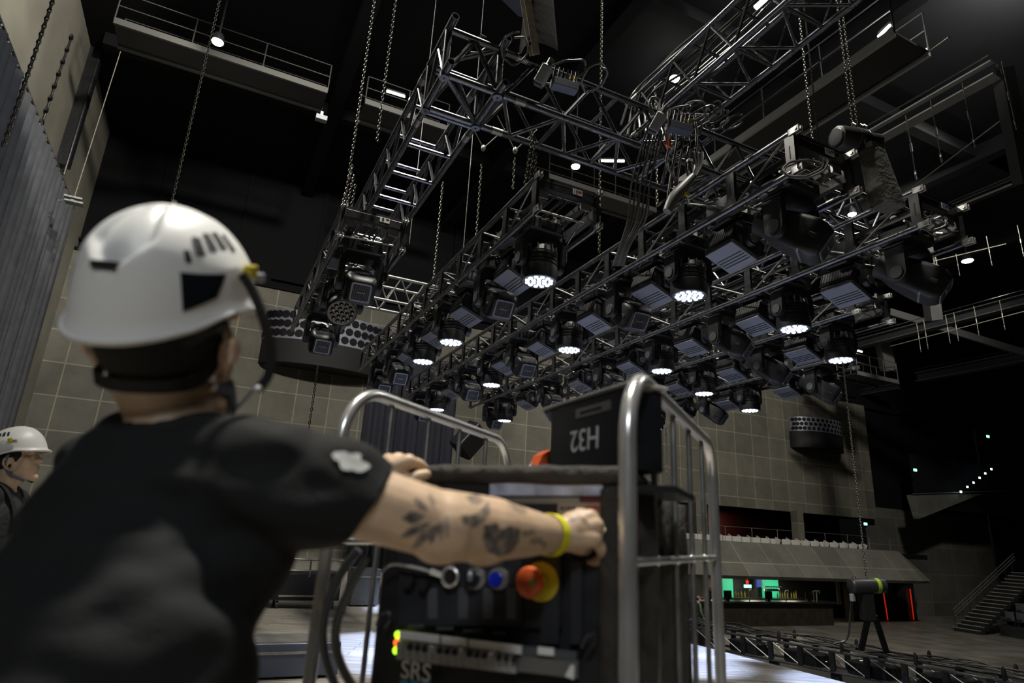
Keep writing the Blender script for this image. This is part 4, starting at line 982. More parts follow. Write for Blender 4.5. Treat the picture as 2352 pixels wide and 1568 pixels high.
for A, B, zt, nb, r in ((P1, P2, 1.645, 4, .0155), (P3, P4, 1.672, 4, .0145)):
    fr = under(MB().path(hoop(A, B, zt, r), r, 16), 'side_hoop', K['chrome'], t)
    for k in range(1, nb+1):
        p = A.lerp(B, k/(nb+1)); under(MB().tube(p+V((0, 0, .2)), p+V((0, 0, zt-.008)), .0065, 10), 'upright_bar', K['steel'], t)
    for z in (.35, 1.318):
        under(MB().tube(A+V((0, 0, z)), B+V((0, 0, z)), .008, 10), 'cross_rail', K['chrome'], t)
        for k in range(1, nb+1): under(MB().ell(A.lerp(B, k/(nb+1))+V((0, 0, z)), (.011, .011, .011), n=10, m=6), 'weld', K['chrome'], t)
a = MB(); a.prism([P1+V((0, 0, .17)), P2+V((0, 0, .17)), P4+V((0, 0, .17)), P3+V((0, 0, .17))], (0, 0, .04)); under(a, 'base', K['steel'], t, smooth=False)
for A in (P1, P2, P3, P4):
    c = A.lerp((P1+P2+P3+P4)/4, .08); a = MB(); a.tube(c+V((-.02, 0, .062)), c+V((.02, 0, .062)), .06, 18); w_ = under(a, 'wheel', K['cable'], t)
    a = MB(); a.box(c+V((-.028, 0, .1)), (.006, .06, .12)); a.box(c+V((.028, 0, .1)), (.006, .06, .12)); a.box(c+V((0, 0, .162)), (.07, .09, .012)); under(a, 'caster_fork', K['steel'], t, smooth=False)

# ------------------------------------------------------------------ power rack in its padded case
f0, f1 = atd(886, 1078, 1.29), atd(1424, 1071, 1.10); zt = (f0.z+f1.z)/2
F0, F1 = V((f0.x, f0.y, 0)), V((f1.x, f1.y, 0)); e = (F1-F0).normalized(); Wc = (F1-F0).length; nrm = V((e.y, -e.x, 0)); 
if nrm.dot(CAMP-F0) < 0: nrm = -nrm
g = -nrm; Dc = .55; up = V((0, 0, 1))
def onp(px, py, off=0.):
    d = ray(px, py); p0 = F0+nrm*off; k = (p0-CAMP).dot(nrm)/d.dot(nrm); return CAMP+d*k
RP = rotm(e, g, up)       # panel frame: x along the front, y into the case, z up
t = empty('power_rack', F0+e*Wc/2+g*Dc/2+V((0, 0, .21)), label='black padded power rack with breakers and a red emergency button facing the worker', cat='power rack'); RACK = t
under(MB().rrect(F0+e*Wc/2+g*(Dc/2+.012)+V((0, 0, (zt+.21)/2-.01)), (Wc, Dc, zt-.21-.02), .02, RP), 'case_body', K['plast'], t)
CL = mat('worn_padded_cover', (.035, .031, .026), .85, nz=.45, nscale=22, bump=.6, bscale=40)
r8 = random.Random(2)
def fat(a, b, r): 
    pts = [a.lerp(b, i/14)+V((0, 0, r8.uniform(-.002, .002))) for i in range(15)]; return MB().path(pts, [r*(.93+r8.uniform(0, .14)) for _ in pts], 12)
zr = zt-.012
under(fat(F0+up*zr, F1+up*zr, .018), 'padded_edge', CL, t); under(fat(F1+up*zr+e*.0, F1+g*Dc+up*zr, .018), 'padded_edge', CL, t); under(fat(F0+up*zr, F0+g*Dc+up*zr, .018), 'padded_edge', CL, t)
under(MB().rrect(F1-e*.012+up*((zt+.25)/2-.02), (.045, .035, zt-.27), .015, RP), 'padded_edge', CL, t)
# quilted cover on the right side
a = MB(); rs = []
for i in range(25):
    s = i/24; o = []
    for j in range(13): z = .25+(zt-.28)*j/12; o.append(F1+e*(.022+.012*math.sin(s*19+j*.25)+.006*math.sin(s*43+j))+g*(.02+s*(Dc-.04))+up*z)
    rs.append(o)
a.add([p for r in rs for p in r], [(i*13+j, i*13+j+1, (i+1)*13+j+1, (i+1)*13+j) for i in range(24) for j in range(12)])
o = under(a, 'side_cover', CL, t, ang=180); md = o.modifiers.new('thickness', 'SOLIDIFY'); md.thickness = .006
a = MB(); a.box(F1+e*.045+g*.15+up*(zt-.03), (.09, .24, .012), RP); under(a, 'side_shelf', K['blk'], t, smooth=False)
# module faces
def plate(x0, y0, x1, y1, m, name, th=.004, off=.0, par=None):
    c = [onp(x, y, off) for x, y in ((x0, y0), (x1, y0), (x1, y1), (x0, y1))]
    return under(MB().prism(c, nrm*th), name, m, par or t, smooth=False)
DK = mat('dark_blue_grey_panel', (.022, .024, .03), .42, 0, .5, nz=.2, nscale=10)
plate(918, 1262, 1200, 1436, DK, 'module_face', .003); plate(1206, 1262, 1290, 1440, K['plast'], 'module_face', .003); plate(1244, 1270, 1285, 1478, DK, 'module_face', .005); plate(1312, 1290, 1338, 1478, DK, 'module_face', .004)
for x in (985, 1055, 1112, 1165): plate(x, 1350, x+22, 1420, K['plast2'], 'module_rib', .004)
plate(905, 1100, 1385, 1250, K['grille'], 'upper_module', .002)
SL = mat('pale_plastic_sleeve', (.42, .46, .60), .35, nz=.35, nscale=25, bump=.5, bscale=30)
plate(1128, 1099, 1386, 1138, SL, 'document_sleeve', .006)
plate(1160, 1143, 1332, 1156, K['alu'], 'metal_strip', .004); plate(1336, 1142, 1382, 1154, K['darkred'], 'red_strip', .004)
plate(1283, 1153, 1380, 1204, mat('cream_sticker', (.36, .30, .22), .6), 'sticker', .003); plate(1347, 1160, 1378, 1200, mat('faded_red_print', (.35, .09, .05), .6), 'sticker_print', .0045)
for k, x in enumerate((1288, 1294, 1302, 1309, 1317)): plate(x, 1162, x+4, 1172, K['black'], 'sticker_mark', .004)
for x in (1036, 1088, 1148): plate(x-8, 1294, x+10, 1299, K['plast2'], 'engraving', .0045)
for x, w_ in ((940, 36), (1005, 38), (1066, 42), (1135, 26)): plate(x, 1433+(x-940)*.09, x+w_, 1440+(x-940)*.09, K['plast2'], 'engraving', .004)
def disc(px, py, r, h, m, name, off=.004, r2=None, n=24, prof=None):
    c = onp(px, py, off); x, y, z = frame(nrm); mt = M4.Translation(c) @ rotm(x, y, z).to_4x4(); return under(MB().lathe(prof or [(r, 0), (r, h*.8), (r*.93, h)], n, mt), name, m, t)
# key switch with ring and lanyard
c = onp(1037, 1324, .012); x, y, z = frame(nrm)
disc(1034, 1326, .014, .012, K['black'], 'key_switch')
ring_ = MB(); ring_.path([c+(x*math.cos(2*PI*k/20)+y*math.sin(2*PI*k/20))*.016+nrm*.006 for k in range(20)], .0035, 8, closed=True); under(ring_, 'key_ring', K['chrome'], t)
lan = MB(); lan.path(smooth_pts([onp(878, 1312, .02), onp(900, 1296, .02), onp(940, 1300, .025), onp(990, 1312, .02), onp(1018, 1321, .018)]), .0032, 6); under(lan, 'lanyard', K['steel'], t); lan = MB(); lan.tube(onp(990, 1312, .02), onp(1016, 1321, .018), .006, 8); under(lan, 'lanyard_ferrule', K['chrome'], t)
disc(1094, 1328, .020, .010, K['chrome'], 'switch_bezel'); disc(1092, 1328, .0145, .022, K['plast'], 'rotary_knob'); c = onp(1080, 1324, .026); under(MB().ell(c, (.006, .006, .009), n=10, m=6), 'knob_pointer', K['fin'], t)
disc(1148, 1328, .019, .012, K['chrome'], 'button_bezel'); disc(1145, 1330, .0135, .016, K['blue'], 'blue_button')
disc(1243, 1335, .033, .004, K['yellow'], 'yellow_plate')
under(MB().tube(onp(1243, 1336, .004), onp(1222, 1336, .05), .014, 16), 'button_stem', K['yellow'], t); disc(1222, 1336, 0, 0, K['orange'], 'emergency_button', off=.046, prof=[(.014, 0), (.024, .004), (.0255, .010), (.0225, .017), (.012, .021), (.001, .022)])
disc(1222, 1337, .0045, .002, mat('green_dot', (.05, .35, .05), .4), 'button_mark', off=.0675)
for x, y in ((946, 1336), (980, 1342)): disc(x, y, .011, .018, K['black'], 'socket')
# breaker row
for x0, y0, x1, y1, h_ in ((921, 1447, 1012, 1458, 19), (1018, 1459, 1075, 1466, 19), (1080, 1467, 1200, 1482, 19), (1238, 1484, 1274, 1488, 17)):
    c = [onp(x0, y0, .016), onp(x1, y1, .016), onp(x1, y1+h_, .016), onp(x0, y0+h_, .016)]; under(MB().prism(c, nrm*.006), 'marker_strip', K['white'], t, smooth=False)
c = [onp(1204, 1482, .006), onp(1326, 1495, .006), onp(1326, 1518, .006), onp(1204, 1505, .006)]; under(MB().prism(c, nrm*.006), 'rail_cover', K['plast2'], t, smooth=False)
GB = mat('grey_breaker_body', (.34, .34, .33), .5); br0 = None
for k in range(16):
    u = k/16; x = 921+u*272; y = 1469+u*32
    c = [onp(x, y, .004), onp(x+15.6, y+1.9, .004), onp(x+15.6, y+44, .004), onp(x, y+42, .004)]
    b = under(MB().prism(c, nrm*.016), 'breaker', GB, t, smooth=False)
    c = [onp(x+4, y+5, .02), onp(x+11, y+6, .02), onp(x+11, y+20, .02), onp(x+4, y+19, .02)]; q = MB().prism(c, nrm*.012).build('breaker_toggle', K['plast'] if k % 4 else GB, b, False); q.location = -b.matrix_basis.translation-b.parent.location; q.location = (0, 0, 0)
c = [onp(1196, 1500, .004), onp(1330, 1516, .004), onp(1330, 1556, .004), onp(1196, 1540, .004)]; under(MB().prism(c, nrm*.008), 'blank_panel', K['alu'], t, smooth=False)
c = [onp(1298, 1552, .014), onp(1312, 1526, .014), onp(1320, 1528, .014), onp(1318, 1560, .014)]; under(MB().prism(c, nrm*.002), 'paper_tag', K['white'], t, smooth=False)
for (x, y), m in zip(((915, 1457), (913, 1475), (911, 1493)), (K['ledg'], K['ledr'], K['ledg'])): disc(x, y, .006, .006, m, 'indicator_lamp', prof=[(.0062, 0), (.0062, .003), (.004, .0065), (.001, .0075)])
c = onp(955, 1543, .006)-t.location; mw = M4.Translation(c) @ rotm(e, up, nrm).to_4x4(); textmesh('SRS', .042, 'logo_letters', K['white'], t, mw, .001)
for x in (922, 946, 970): plate(x, 1561, x+18, 1580, mat('blue_logo_print_%d' % x, (.05, .28, .6), .5), 'logo_block', .004)
# latches
for x, y in ((880, 1420), (1350, 1470)):
    a = MB(); a.path(smooth_pts([onp(x-14, y+16, .012), onp(x-4, y-8, .014), onp(x+12, y-14, .014), onp(x+14, y+4, .014), onp(x+2, y+20, .012)], 5), .004, 6); under(a, 'latch', K['blk'], t)

# equipment box standing upside down on the rack
N = atd(1441, 886, 1.2); zb = zt+.006; Lb, Db = .30, .085
t = empty('equipment_box', (N.x+Db/2, N.y+Lb/2, zb), label='black steel box marked H32 upside down on top of the power rack', cat='equipment box'); o_ = t.location.copy(); hb = N.z-zb
MB().rrect((0, 0, hb/2), (Db, Lb, hb), .006, seg=2).build('box_body', K['plast'], t)
MB().rrect((0, .01, hb+.004), (Db+.012, Lb+.05, .008), .006, seg=2).build('lid', K['alu'], t)
MB().prism([(-Db/2, Lb/2+.035, hb), (-Db/2, Lb/2, hb), (-Db/2, Lb/2, hb-.03)], (Db, 0, 0)).build('lid_gusset', K['bluegrey'], t, False)
MB().box((-Db/2-.001, -.03, hb-.028), (.002, .13, .02)).build('label_strip', K['alu'], t, False); MB().box((-Db/2-.002, -.025, hb-.029), (.002, .08, .006)).build('label_print', K['grille'], t, False)
textmesh('H32', .066, 'stencil_letters', K['white'], t, M4.Translation((-Db/2-.0012, .0, hb*.47)) @ rotm(V((0, 1, 0)), V((0, 0, -1)), V((-1, 0, 0))).to_4x4(), .0006)
t = empty('orange_clamp', atd(1256, 1064, 1.56), label='orange steel clamp lying on the rack behind the black box', cat='clamp'); t.location.z = zt+.006; o_ = t.location
a = MB(); a.prism([(-.02, 0, 0), (.02, 0, 0), (.025, 0, .05), (.012, 0, .085), (-.012, 0, .07), (-.026, 0, .04)], (0, .05, 0)); a.build('clamp_body', K['orange'], t, ang=30); a = MB(); a.tube((0, -.012, .03), (0, .06, .03), .008, 10); a.build('clamp_bolt', K['steel'], t); MB().box((.008, -.004, .045), (.012, .006, .04)).build('clamp_jaw', K['blk'], t, False)
t = empty('cable_end', atd(1228, 1050, 1.6), label='white cable end with a grey plug resting behind the orange clamp', cat='cable'); t.location.z = zt+.012
MB().path(smooth_pts([(.02, 0, .05), (-.01, .0, .035), (-.04, 0, .012), (-.075, 0, .0)]), .007, 8).build('lead', K['white'], t); MB().tube((.02, 0, .05), (-.005, 0, .036), .016, 12, .012).build('plug', K['greybox'], t); MB().ell((-.03, 0, .02), (.011, .011, .011)).build('orange_band', K['orange'], t)
# heavy black leads at the left of the rack
for i, pts in enumerate((((824, 1262), (790, 1306), (757, 1372), (742, 1440), (746, 1505), (770, 1575), (800, 1640)), ((842, 1282), (814, 1330), (788, 1388), (772, 1440), (774, 1500), (800, 1560), (840, 1620)))):
    cab([atd(x, y, 1.19-.03*i) for x, y in pts], .0085, 'heavy black lead looping down beside the rack, %s of the pair' % ['outer', 'inner'][i], 'leads beside the rack', K['cable'], 12)

# ------------------------------------------------------------------ people
SKIN = None
def skin_mat(name, col):
    m = bpy.data.materials.new(name); m.use_nodes = True; nt = m.node_tree; b = nt.nodes['Principled BSDF']; b.inputs['Roughness'].default_value = .48; b.inputs['Subsurface Weight'].default_value = .0
    at = nt.nodes.new('ShaderNodeAttribute'); at.attribute_name = 'ink'
    tc = nt.nodes.new('ShaderNodeTexCoord'); n = nt.nodes.new('ShaderNodeTexNoise'); n.inputs['Scale'].default_value = 28; n.inputs['Detail'].default_value = 5; nt.links.new(tc.outputs['Object'], n.inputs['Vector'])
    r = nt.nodes.new('ShaderNodeMapRange'); r.inputs[1].default_value = .3; r.inputs[2].default_value = .7; r.inputs[3].default_value = .86; r.inputs[4].default_value = 1.1; nt.links.new(n.outputs['Fac'], r.inputs[0])
    m1 = nt.nodes.new('ShaderNodeMix'); m1.data_type = 'RGBA'; m1.blend_type = 'MULTIPLY'; m1.inputs['Factor'].default_value = 1; m1.inputs['A'].default_value = (*col, 1); nt.links.new(r.outputs[0], m1.inputs['B'])
    m2 = nt.nodes.new('ShaderNodeMix'); m2.data_type = 'RGBA'; m2.inputs['B'].default_value = (.055, .058, .062, 1); nt.links.new(at.outputs['Fac'], m2.inputs['Factor']); nt.links.new(m1.outputs['Result'], m2.inputs['A']); nt.links.new(m2.outputs['Result'], b.inputs['Base Color'])
    return m
SKIN = skin_mat('fair_skin', (.60, .42, .28))
SHIRT = mat('black_cotton_tshirt', (.0085, .0093, .0098), .85, 0, .3, nz=.3, nscale=6, bump=.15, bscale=220)
HAIR = mat('dark_hair', (.012, .010, .008), .7, bump=.6, bscale=180)
HELM = mat('white_helmet_shell', (.76, .76, .745), .42, 0, .5)
JACK = mat('black_work_jacket', (.02, .023, .026), .8, nz=.4, nscale=9, bump=.4, bscale=40)
TROU = mat('black_work_trousers', (.012, .012, .014), .85, nz=.3)
def organic(mb, name, m, parent, voxel, it=4, fn=None):
    me = bpy.data.meshes.new('tmp'); me.from_pydata(mb.v, [], mb.f); bm = bmesh.new(); bm.from_mesh(me); bmesh.ops.recalc_face_normals(bm, faces=bm.faces); bm.to_mesh(me); bm.free()
    o = bpy.data.objects.new('tmp', me); COL.objects.link(o); md = o.modifiers.new('r', 'REMESH'); md.mode = 'VOXEL'; md.voxel_size = voxel; md.use_smooth_shade = True
    S.view_layers[0].update(); dg = bpy.context.evaluated_depsgraph_get(); me2 = bpy.data.meshes.new_from_object(o.evaluated_get(dg)); bpy.data.objects.remove(o)
    bm = bmesh.new(); bm.from_mesh(me2)
    for _ in range(it): bmesh.ops.smooth_vert(bm, verts=bm.verts, factor=.5, use_axis_x=True, use_axis_y=True, use_axis_z=True)
    bm.normal_update()
    if fn:
        for v in bm.verts: v.co += v.normal*fn(v.co, v.normal)
        bm.normal_update()
    for f in bm.faces: f.smooth = True
    bm.to_mesh(me2); bm.free(); me2.materials.clear(); me2.materials.append(m); me2.name = name
    q = bpy.data.objects.new(name, me2); COL.objects.link(q); q.parent = parent; q.location = -parent.location; return q
def head_frame(az, pitch, roll):
    a = math.radians(az); f = V((math.sin(a), math.cos(a), 0)); r = V((math.cos(a), -math.sin(a), 0))
    R = rotm(r, f, V((0, 0, 1))); return R @ M4.Rotation(math.radians(pitch), 3, 'X') @ M4.Rotation(math.radians(roll), 3, 'Y')
def head_shape(mb, c, R, beard=False, s=1.):
    """skull, jaw, nose, lips and ears around c (level of the ears); local y looks ahead"""
    w = lambda x, y, z: c+R @ V((x*s, y*s, z*s))
    mb.ell(w(0, -.005, .045), (.076*s, .095*s, .105*s), R, 20, 14); mb.ell(w(0, .045, -.02), (.062*s, .055*s, .075*s), R, 18, 12)
    mb.cone(w(-.045, .01, -.055), .022*s, w(0, .075, -.085), .022*s); mb.cone(w(.045, .01, -.055), .022*s, w(0, .075, -.085), .022*s)
    mb.cone(w(0, .092, .035), .009*s, w(0, .112, .0), .013*s); mb.ell(w(-.012, .098, -.002), (.010*s, .012*s, .008*s), R, 8, 6); mb.ell(w(.012, .098, -.002), (.010*s, .012*s, .008*s), R, 8, 6)
    mb.cone(w(-.02, .093, -.034), .007*s, w(.02, .093, -.034), .007*s); mb.cone(w(-.02, .090, -.044), .008*s, w(.02, .090, -.044), .008*s)
    mb.cone(w(-.045, .082, .052), .010*s, w(.045, .082, .052), .010*s)
    for q in (-1, 1):
        mb.ell(w(q*.034, .083, .028), (.013*s, .010*s, .008*s), R, 8, 6); mb.ell(w(q*.048, .055, .0), (.024*s, .035*s, .028*s), R, 10, 8)
        Re = R @ M4.Rotation(q*.45, 3, 'Z'); ec = w(q*.084, -.012, .0)
        pts = [V((0, .012, -.03)), V((q*.008, -.004, -.026)), V((q*.014, -.02, -.002)), V((q*.014, -.018, .022)), V((q*.008, .0, .033)), V((q*.002, .014, .02)), V((0, .014, .002))]
        pts = [ec+Re @ (p*s*1.12) for p in pts]
        for a_, b_ in zip(pts, pts[1:]): mb.cone(a_, .0058*s, b_, .0058*s, 8)
        mb.ell(ec+Re @ V((q*.003, -.004, .002)), (.006*s, .014*s, .024*s), Re, 10, 8); mb.ell(ec+Re @ V((0, .008, -.032)), (.006*s, .008*s, .009*s), Re, 8, 6)
def helm_point(u, v):
    """u 0 = brow, pi = back, v 0 crown .. 1 rim"""
    cu, su = math.cos(u), math.sin(u); ph = min(v, 1)*PI/2; back = max(0, -cu); front = max(0, cu)
    hx = .112; hy = .134 if cu > 0 else .146
    h = math.sin(ph)**.86; z = .150*math.cos(ph)**.92 if ph < PI/2-1e-6 else 0
    x, y = su*hx*h, cu*hy*h
    k = max(0, (v-.62)/.38); ks = k*k*(3-2*k)
    z -= ks*(.020+.022*back**1.5-.012*front-.016*abs(su)**3-.008*math.exp(-((abs(su)-1)/.10)**2))
    lip = max(0, (v-.93)/.07); x += su*.006*lip; y += cu*(.006+.012*front)*lip
    # scooped rear panel with a ledge
    ab = abs((u-PI+PI) % (2*PI)-PI); t_ = ab/math.radians(29); wv = (.74-v)/.60
    if t_ < 1.25 and -.15 < wv < 1:
        wv2 = wv-.30*t_*t_; ins = max(0, min(1, (1.05-t_)/.22))*max(0, min(1, wv2/.06))*max(0, 1-max(0, wv2))**.6
        d = .015*ins; n = V((x, y, z*1.1)).normalized(); x -= n.x*d; y -= n.y*d; z -= n.z*d
    # side bosses round the vents
    sb = math.exp(-(((abs(su)-.98)/.16)**2))*max(0, 1-abs(v-.72)/.24); x += su*.006*sb
    # centre ridge
    cr = max(0, 1-abs(x)/.04); cr = cr*cr*(3-2*cr); z += .004*cr*max(0, 1-v*.9)
    return V((x, y, z))
HP = {}
def helmet(parent, c, R, s=1.0):
    h = empty('helmet'); h.parent = parent; h.matrix_local = M4.Translation(c-parent.location) @ R.to_4x4() @ M4.Scale(s, 4)
    if HP:
        for q in HP['parts']: k = q.copy(); COL.objects.link(k); k.parent = h
        return h
    nu, nv = 120, 44; a = MB(); a.rings([[helm_point(2*PI*i/nu, .004+(j/nv)*.996) for i in range(nu)] for j in range(nv+1)], cap=False)
    a.add([helm_point(2*PI*i/nu, .004) for i in range(nu)], [tuple(range(nu))])
    sh = a.build('helmet_shell', HELM, h, ang=180); md = sh.modifiers.new('thickness', 'SOLIDIFY'); md.thickness = .004; md.offset = -1
    def patch(poly, m, name, off=.0015, th=.0015, n=5):
        """poly: four (u deg, v) corners laid on the shell"""
        P = [(math.radians(u), v) for u, v in poly]; a = MB(); g_ = []
        for i in range(n+1):
            for j in range(n+1):
                s_, t_ = i/n, j/n; u = (P[0][0]*(1-s_)+P[1][0]*s_)*(1-t_)+(P[3][0]*(1-s_)+P[2][0]*s_)*t_; v = (P[0][1]*(1-s_)+P[1][1]*s_)*(1-t_)+(P[3][1]*(1-s_)+P[2][1]*s_)*t_
                p = helm_point(u, v); q1 = helm_point(u+.02, v)-p; q2 = helm_point(u, v+.01)-p; nn = q1.cross(q2).normalized()
                if nn.dot(p) < 0: nn = -nn
                g_.append(p+nn*off)
        a.add(g_, [(i*(n+1)+j, (i+1)*(n+1)+j, (i+1)*(n+1)+j+1, i*(n+1)+j+1) for i in range(n) for j in range(n)])
        return a.build(name, m, h, ang=180)
    for sg in (1, -1):
        for k, (u, v, w_) in enumerate(((130, .66, 4), (122, .585, 6.5), (112, .54, 6.5), (102, .52, 6.5), (92, .53, 5))):
            hh = .068 if k else .034
            patch([(sg*(u+w_/2), v-hh), (sg*(u-w_/2), v-hh), (sg*(u-w_/2-1), v+hh), (sg*(u+w_/2-1), v+hh)], K['black'], 'vent')
        patch([(sg*134, .74), (sg*106, .76), (sg*112, .88), (sg*132, .90)], K['lens'], 'accessory_slot')
        patch([(sg*105, .74), (sg*96, .70), (sg*94, .74), (sg*104, .79)], K['white'], 'slot_highlight_trim', .004)
        p = helm_point(math.radians(sg*84), .76); a = MB(); a.rrect(p+V((sg*.006, 0, .004)), (.014, .022, .020), .004); a.build('yellow_clip', K['yellow'], h)
        a = MB(); a.rrect(p+V((sg*.009, .02, -.004)), (.012, .020, .014), .004); a.build('clip_body', K['greybox'], h)
    a = MB(); p = helm_point(PI, .735); a.box(p+V((0, .001, .004)), (.034, .012, .010)); a.build('rear_vent', K['black'], h, False)
    a = MB(); a.path([helm_point(2*PI*i/60, .985)+V((0, 0, .000)) for i in range(60)], .0032, 6, closed=True); a.build('rim_bead', HELM, h)
    a = MB(); a.lathe([(.104, -.006), (.112, -.03), (.108, -.03), (.100, -.006)], 40, M4.Diagonal((1, 1.2, 1, 1))); 
    HP['parts'] = list(h.children); return h

# ---- the worker in front, pushing the trolley
PT = empty('person', (.02, .62, 0), label='worker in a white helmet and black T-shirt pushing the trolley, seen from behind', cat='person')
PT.location = (.1, .75, 0)
HR = head_frame(31, 22, 4); HC = atd(388, 806, .885)
RS, RE, RW = atd(625, 1090, .80), atd(1015, 1205, .86), atd(1268, 1228, 1.045)
LS, LE, LW = atd(240, 1085, .955), atd(560, 1190, 1.10), atd(862, 1090, 1.17)
NK = atd(405, 950, .885)
skin = MB(); head_shape(skin, HC, HR)
nb = HC+HR @ V((0, -.02, -.03)); skin.cone(nb, .062, NK+V((0, 0, .01)), .064, 20); skin.cone(NK, .064, NK+V((0, 0, -.08)), .085, 20)
skin.cone(HC+HR @ V((0, .04, -.08)), .04, NK+V((.02, .03, -.02)), .052, 16)
# hidden trunk and limbs so the body is one piece
F_ = V((.72, .69, 0)); R_ = V((.69, -.72, 0)); CH_ = (RS+LS)/2+V((0, 0, -.03))-F_*.01; HIP = V((CH_.x, CH_.y, 0))-F_*.13+R_*.075+V((0, 0, .93))
skin.cone(CH_, .10, HIP, .12, 18); skin.cone(RS-R_*.03, .06, LS+R_*.03, .06, 14); skin.cone(NK+V((0, 0, -.05)), .06, CH_, .09)
for s_ in (-1, 1):
    hp_ = HIP+R_*(.09*s_); kn = hp_+F_*(.10 if s_ > 0 else .02)+V((0, 0, -.43)); an_ = kn+F_*(-.16)+V((0, 0, -.42)); skin.cone(hp_, .075, kn, .055); skin.cone(kn, .055, an_, .038); skin.cone(an_, .036, an_+F_*.13+V((0, 0, -.045)), .03)
skin.cone(RS, .052, RE, .0455, 20); skin.cone(RE, .048, RE.lerp(RW, .42), .0475, 20); skin.ell(RE.lerp(RW, .33)+V((0, 0, -.003)), (.052, .052, .050)); skin.cone(RE.lerp(RW, .42), .046, RW, .0295, 20); skin.ell(RE+V((0, 0, -.004)), (.05, .05, .049))
skin.cone(LS, .056, LE, .046, 18); skin.cone(LE, .047, LW, .03, 18)
fing = MB()
def finger(pts, r):
    P_ = [atd(*p) for p in pts]
    for i in range(len(P_)-1): fing.cone(P_[i], r*(1-.09*i), P_[i+1], r*(1-.09*(i+1)), 10)
# right hand: fist closed round the edge of the rack
kn = [(1333, 1188, 1.075), (1354, 1190, 1.07), (1366, 1208, 1.06), (1362, 1236, 1.05)]
wr = atd(1282, 1228, 1.05)
for k in kn: fing.cone(wr, .024, atd(*k), .0165, 12)
fing.ell(atd(1322, 1215, 1.068), (.034, .034, .031)); fing.cone(RW, .0295, wr, .028, 16); fing.cone(wr, .027, atd(1330, 1243, 1.06), .020)
finger([kn[0], (1366, 1184, 1.105), (1378, 1202, 1.135), (1366, 1222, 1.15)], .0125)
finger([kn[1], (1381, 1192, 1.095), (1392, 1216, 1.125), (1380, 1240, 1.14)], .0130)
finger([kn[2], (1387, 1232, 1.075), (1391, 1262, 1.095), (1374, 1276, 1.115)], .0125)
finger([kn[3], (1380, 1258, 1.055), (1388, 1281, 1.065), (1366, 1291, 1.085), (1346, 1290, 1.095)], .0115)
finger([(1305, 1246, 1.075), (1336, 1258, 1.09), (1358, 1256, 1.105), (1370, 1250, 1.12)], .0150)
# left hand: resting on the padded top edge
lw = atd(868, 1088, 1.175); kl = [(938, 1060, 1.18), (915, 1056, 1.205), (893, 1058, 1.225), (875, 1064, 1.235)]
for k in kl: fing.cone(lw, .023, atd(*k), .0155, 12)
fing.cone(LW, .03, lw, .026); fing.ell(atd(902, 1074, 1.195), (.030, .034, .024)); fing.cone(lw, .02, atd(912, 1102, 1.165), .017)
finger([kl[0], (962, 1064, 1.20), (974, 1074, 1.21)], .0112); finger([kl[1], (938, 1056, 1.235), (950, 1066, 1.25)], .0118); finger([kl[2], (908, 1054, 1.26), (920, 1064, 1.28)], .0112); finger([kl[3], (884, 1058, 1.265), (892, 1068, 1.28)], .010)
finger([(908, 1104, 1.165), (940, 1103, 1.17), (962, 1093, 1.175), (979, 1089, 1.18)], .0140)
skin.v += [tuple(p) for p in fing.v]; off_ = len(skin.v)-len(fing.v); skin.f += [tuple(i+off_ for i in f) for f in fing.f]
BODY = organic(skin, 'body', SKIN, PT, .0026, 5)
# tattoos: ink baked on the skin of the right arm
def leaf(a, b, w_):
    a, b = V((*a, 0)), V((*b, 0)); d = b-a; n = V((-d.y, d.x, 0)).normalized()*w_*.8; return [(a.x, a.y), ((a+d*.35+n).x, (a+d*.35+n).y), ((a+d*.65+n*.9).x, (a+d*.65+n*.9).y), (b.x, b.y), ((a+d*.65-n*.9).x, (a+d*.65-n*.9).y), ((a+d*.35-n).x, (a+d*.35-n).y)]
INK = [(leaf((980, 1186), (918, 1190), 17), .85), (leaf((985, 1178), (948, 1140), 11), .6), (leaf((1000, 1170), (985, 1128), 8), .5), (leaf((990, 1200), (918, 1236), 13), .9), (leaf((998, 1206), (944, 1264), 13), .9), (leaf((1006, 1200), (984, 1258), 9), .75), (leaf((1014, 1190), (1012, 1246), 8), .7), (leaf((1024, 1180), (1030, 1244), 8), .65),
       ([(1054, 1178), (1078, 1184), (1104, 1172), (1122, 1150), (1128, 1176), (1112, 1200), (1088, 1212), (1064, 1204)], .75), ([(1070, 1140), (1094, 1132), (1112, 1148), (1100, 1160), (1082, 1158)], .6),
       ([(1112, 1206), (1142, 1200), (1150, 1216), (1172, 1206), (1194, 1214), (1192, 1244), (1176, 1268), (1146, 1278), (1120, 1268), (1108, 1240)], .85), ([(1164, 1156), (1186, 1152), (1212, 1172), (1206, 1184), (1184, 1172)], .45), ([(1216, 1238), (1240, 1232), (1258, 1246), (1250, 1264), (1240, 1248), (1222, 1250)], .55), ([(1196, 1222), (1226, 1216), (1232, 1226), (1204, 1232)], .5),
       ([(1296, 1200), (1322, 1180), (1344, 1190), (1358, 1210), (1348, 1208), (1328, 1192), (1304, 1204)], .6)]
def inside(x, y, poly):
    c = False; j = len(poly)-1
    for i in range(len(poly)):
        xi, yi = poly[i]; xj, yj = poly[j]
        if (yi > y) != (yj > y) and x < (xj-xi)*(y-yi)/(yj-yi)+xi: c = not c
        j = i
    return c
me = BODY.data; at = me.attributes.new('ink', 'FLOAT', 'POINT'); vals = [0.]*len(me.vertices); nr = me.vertex_normals
bb = [(min(x for x, y in p), max(x for x, y in p), min(y for x, y in p), max(y for x, y in p)) for p, k in INK]
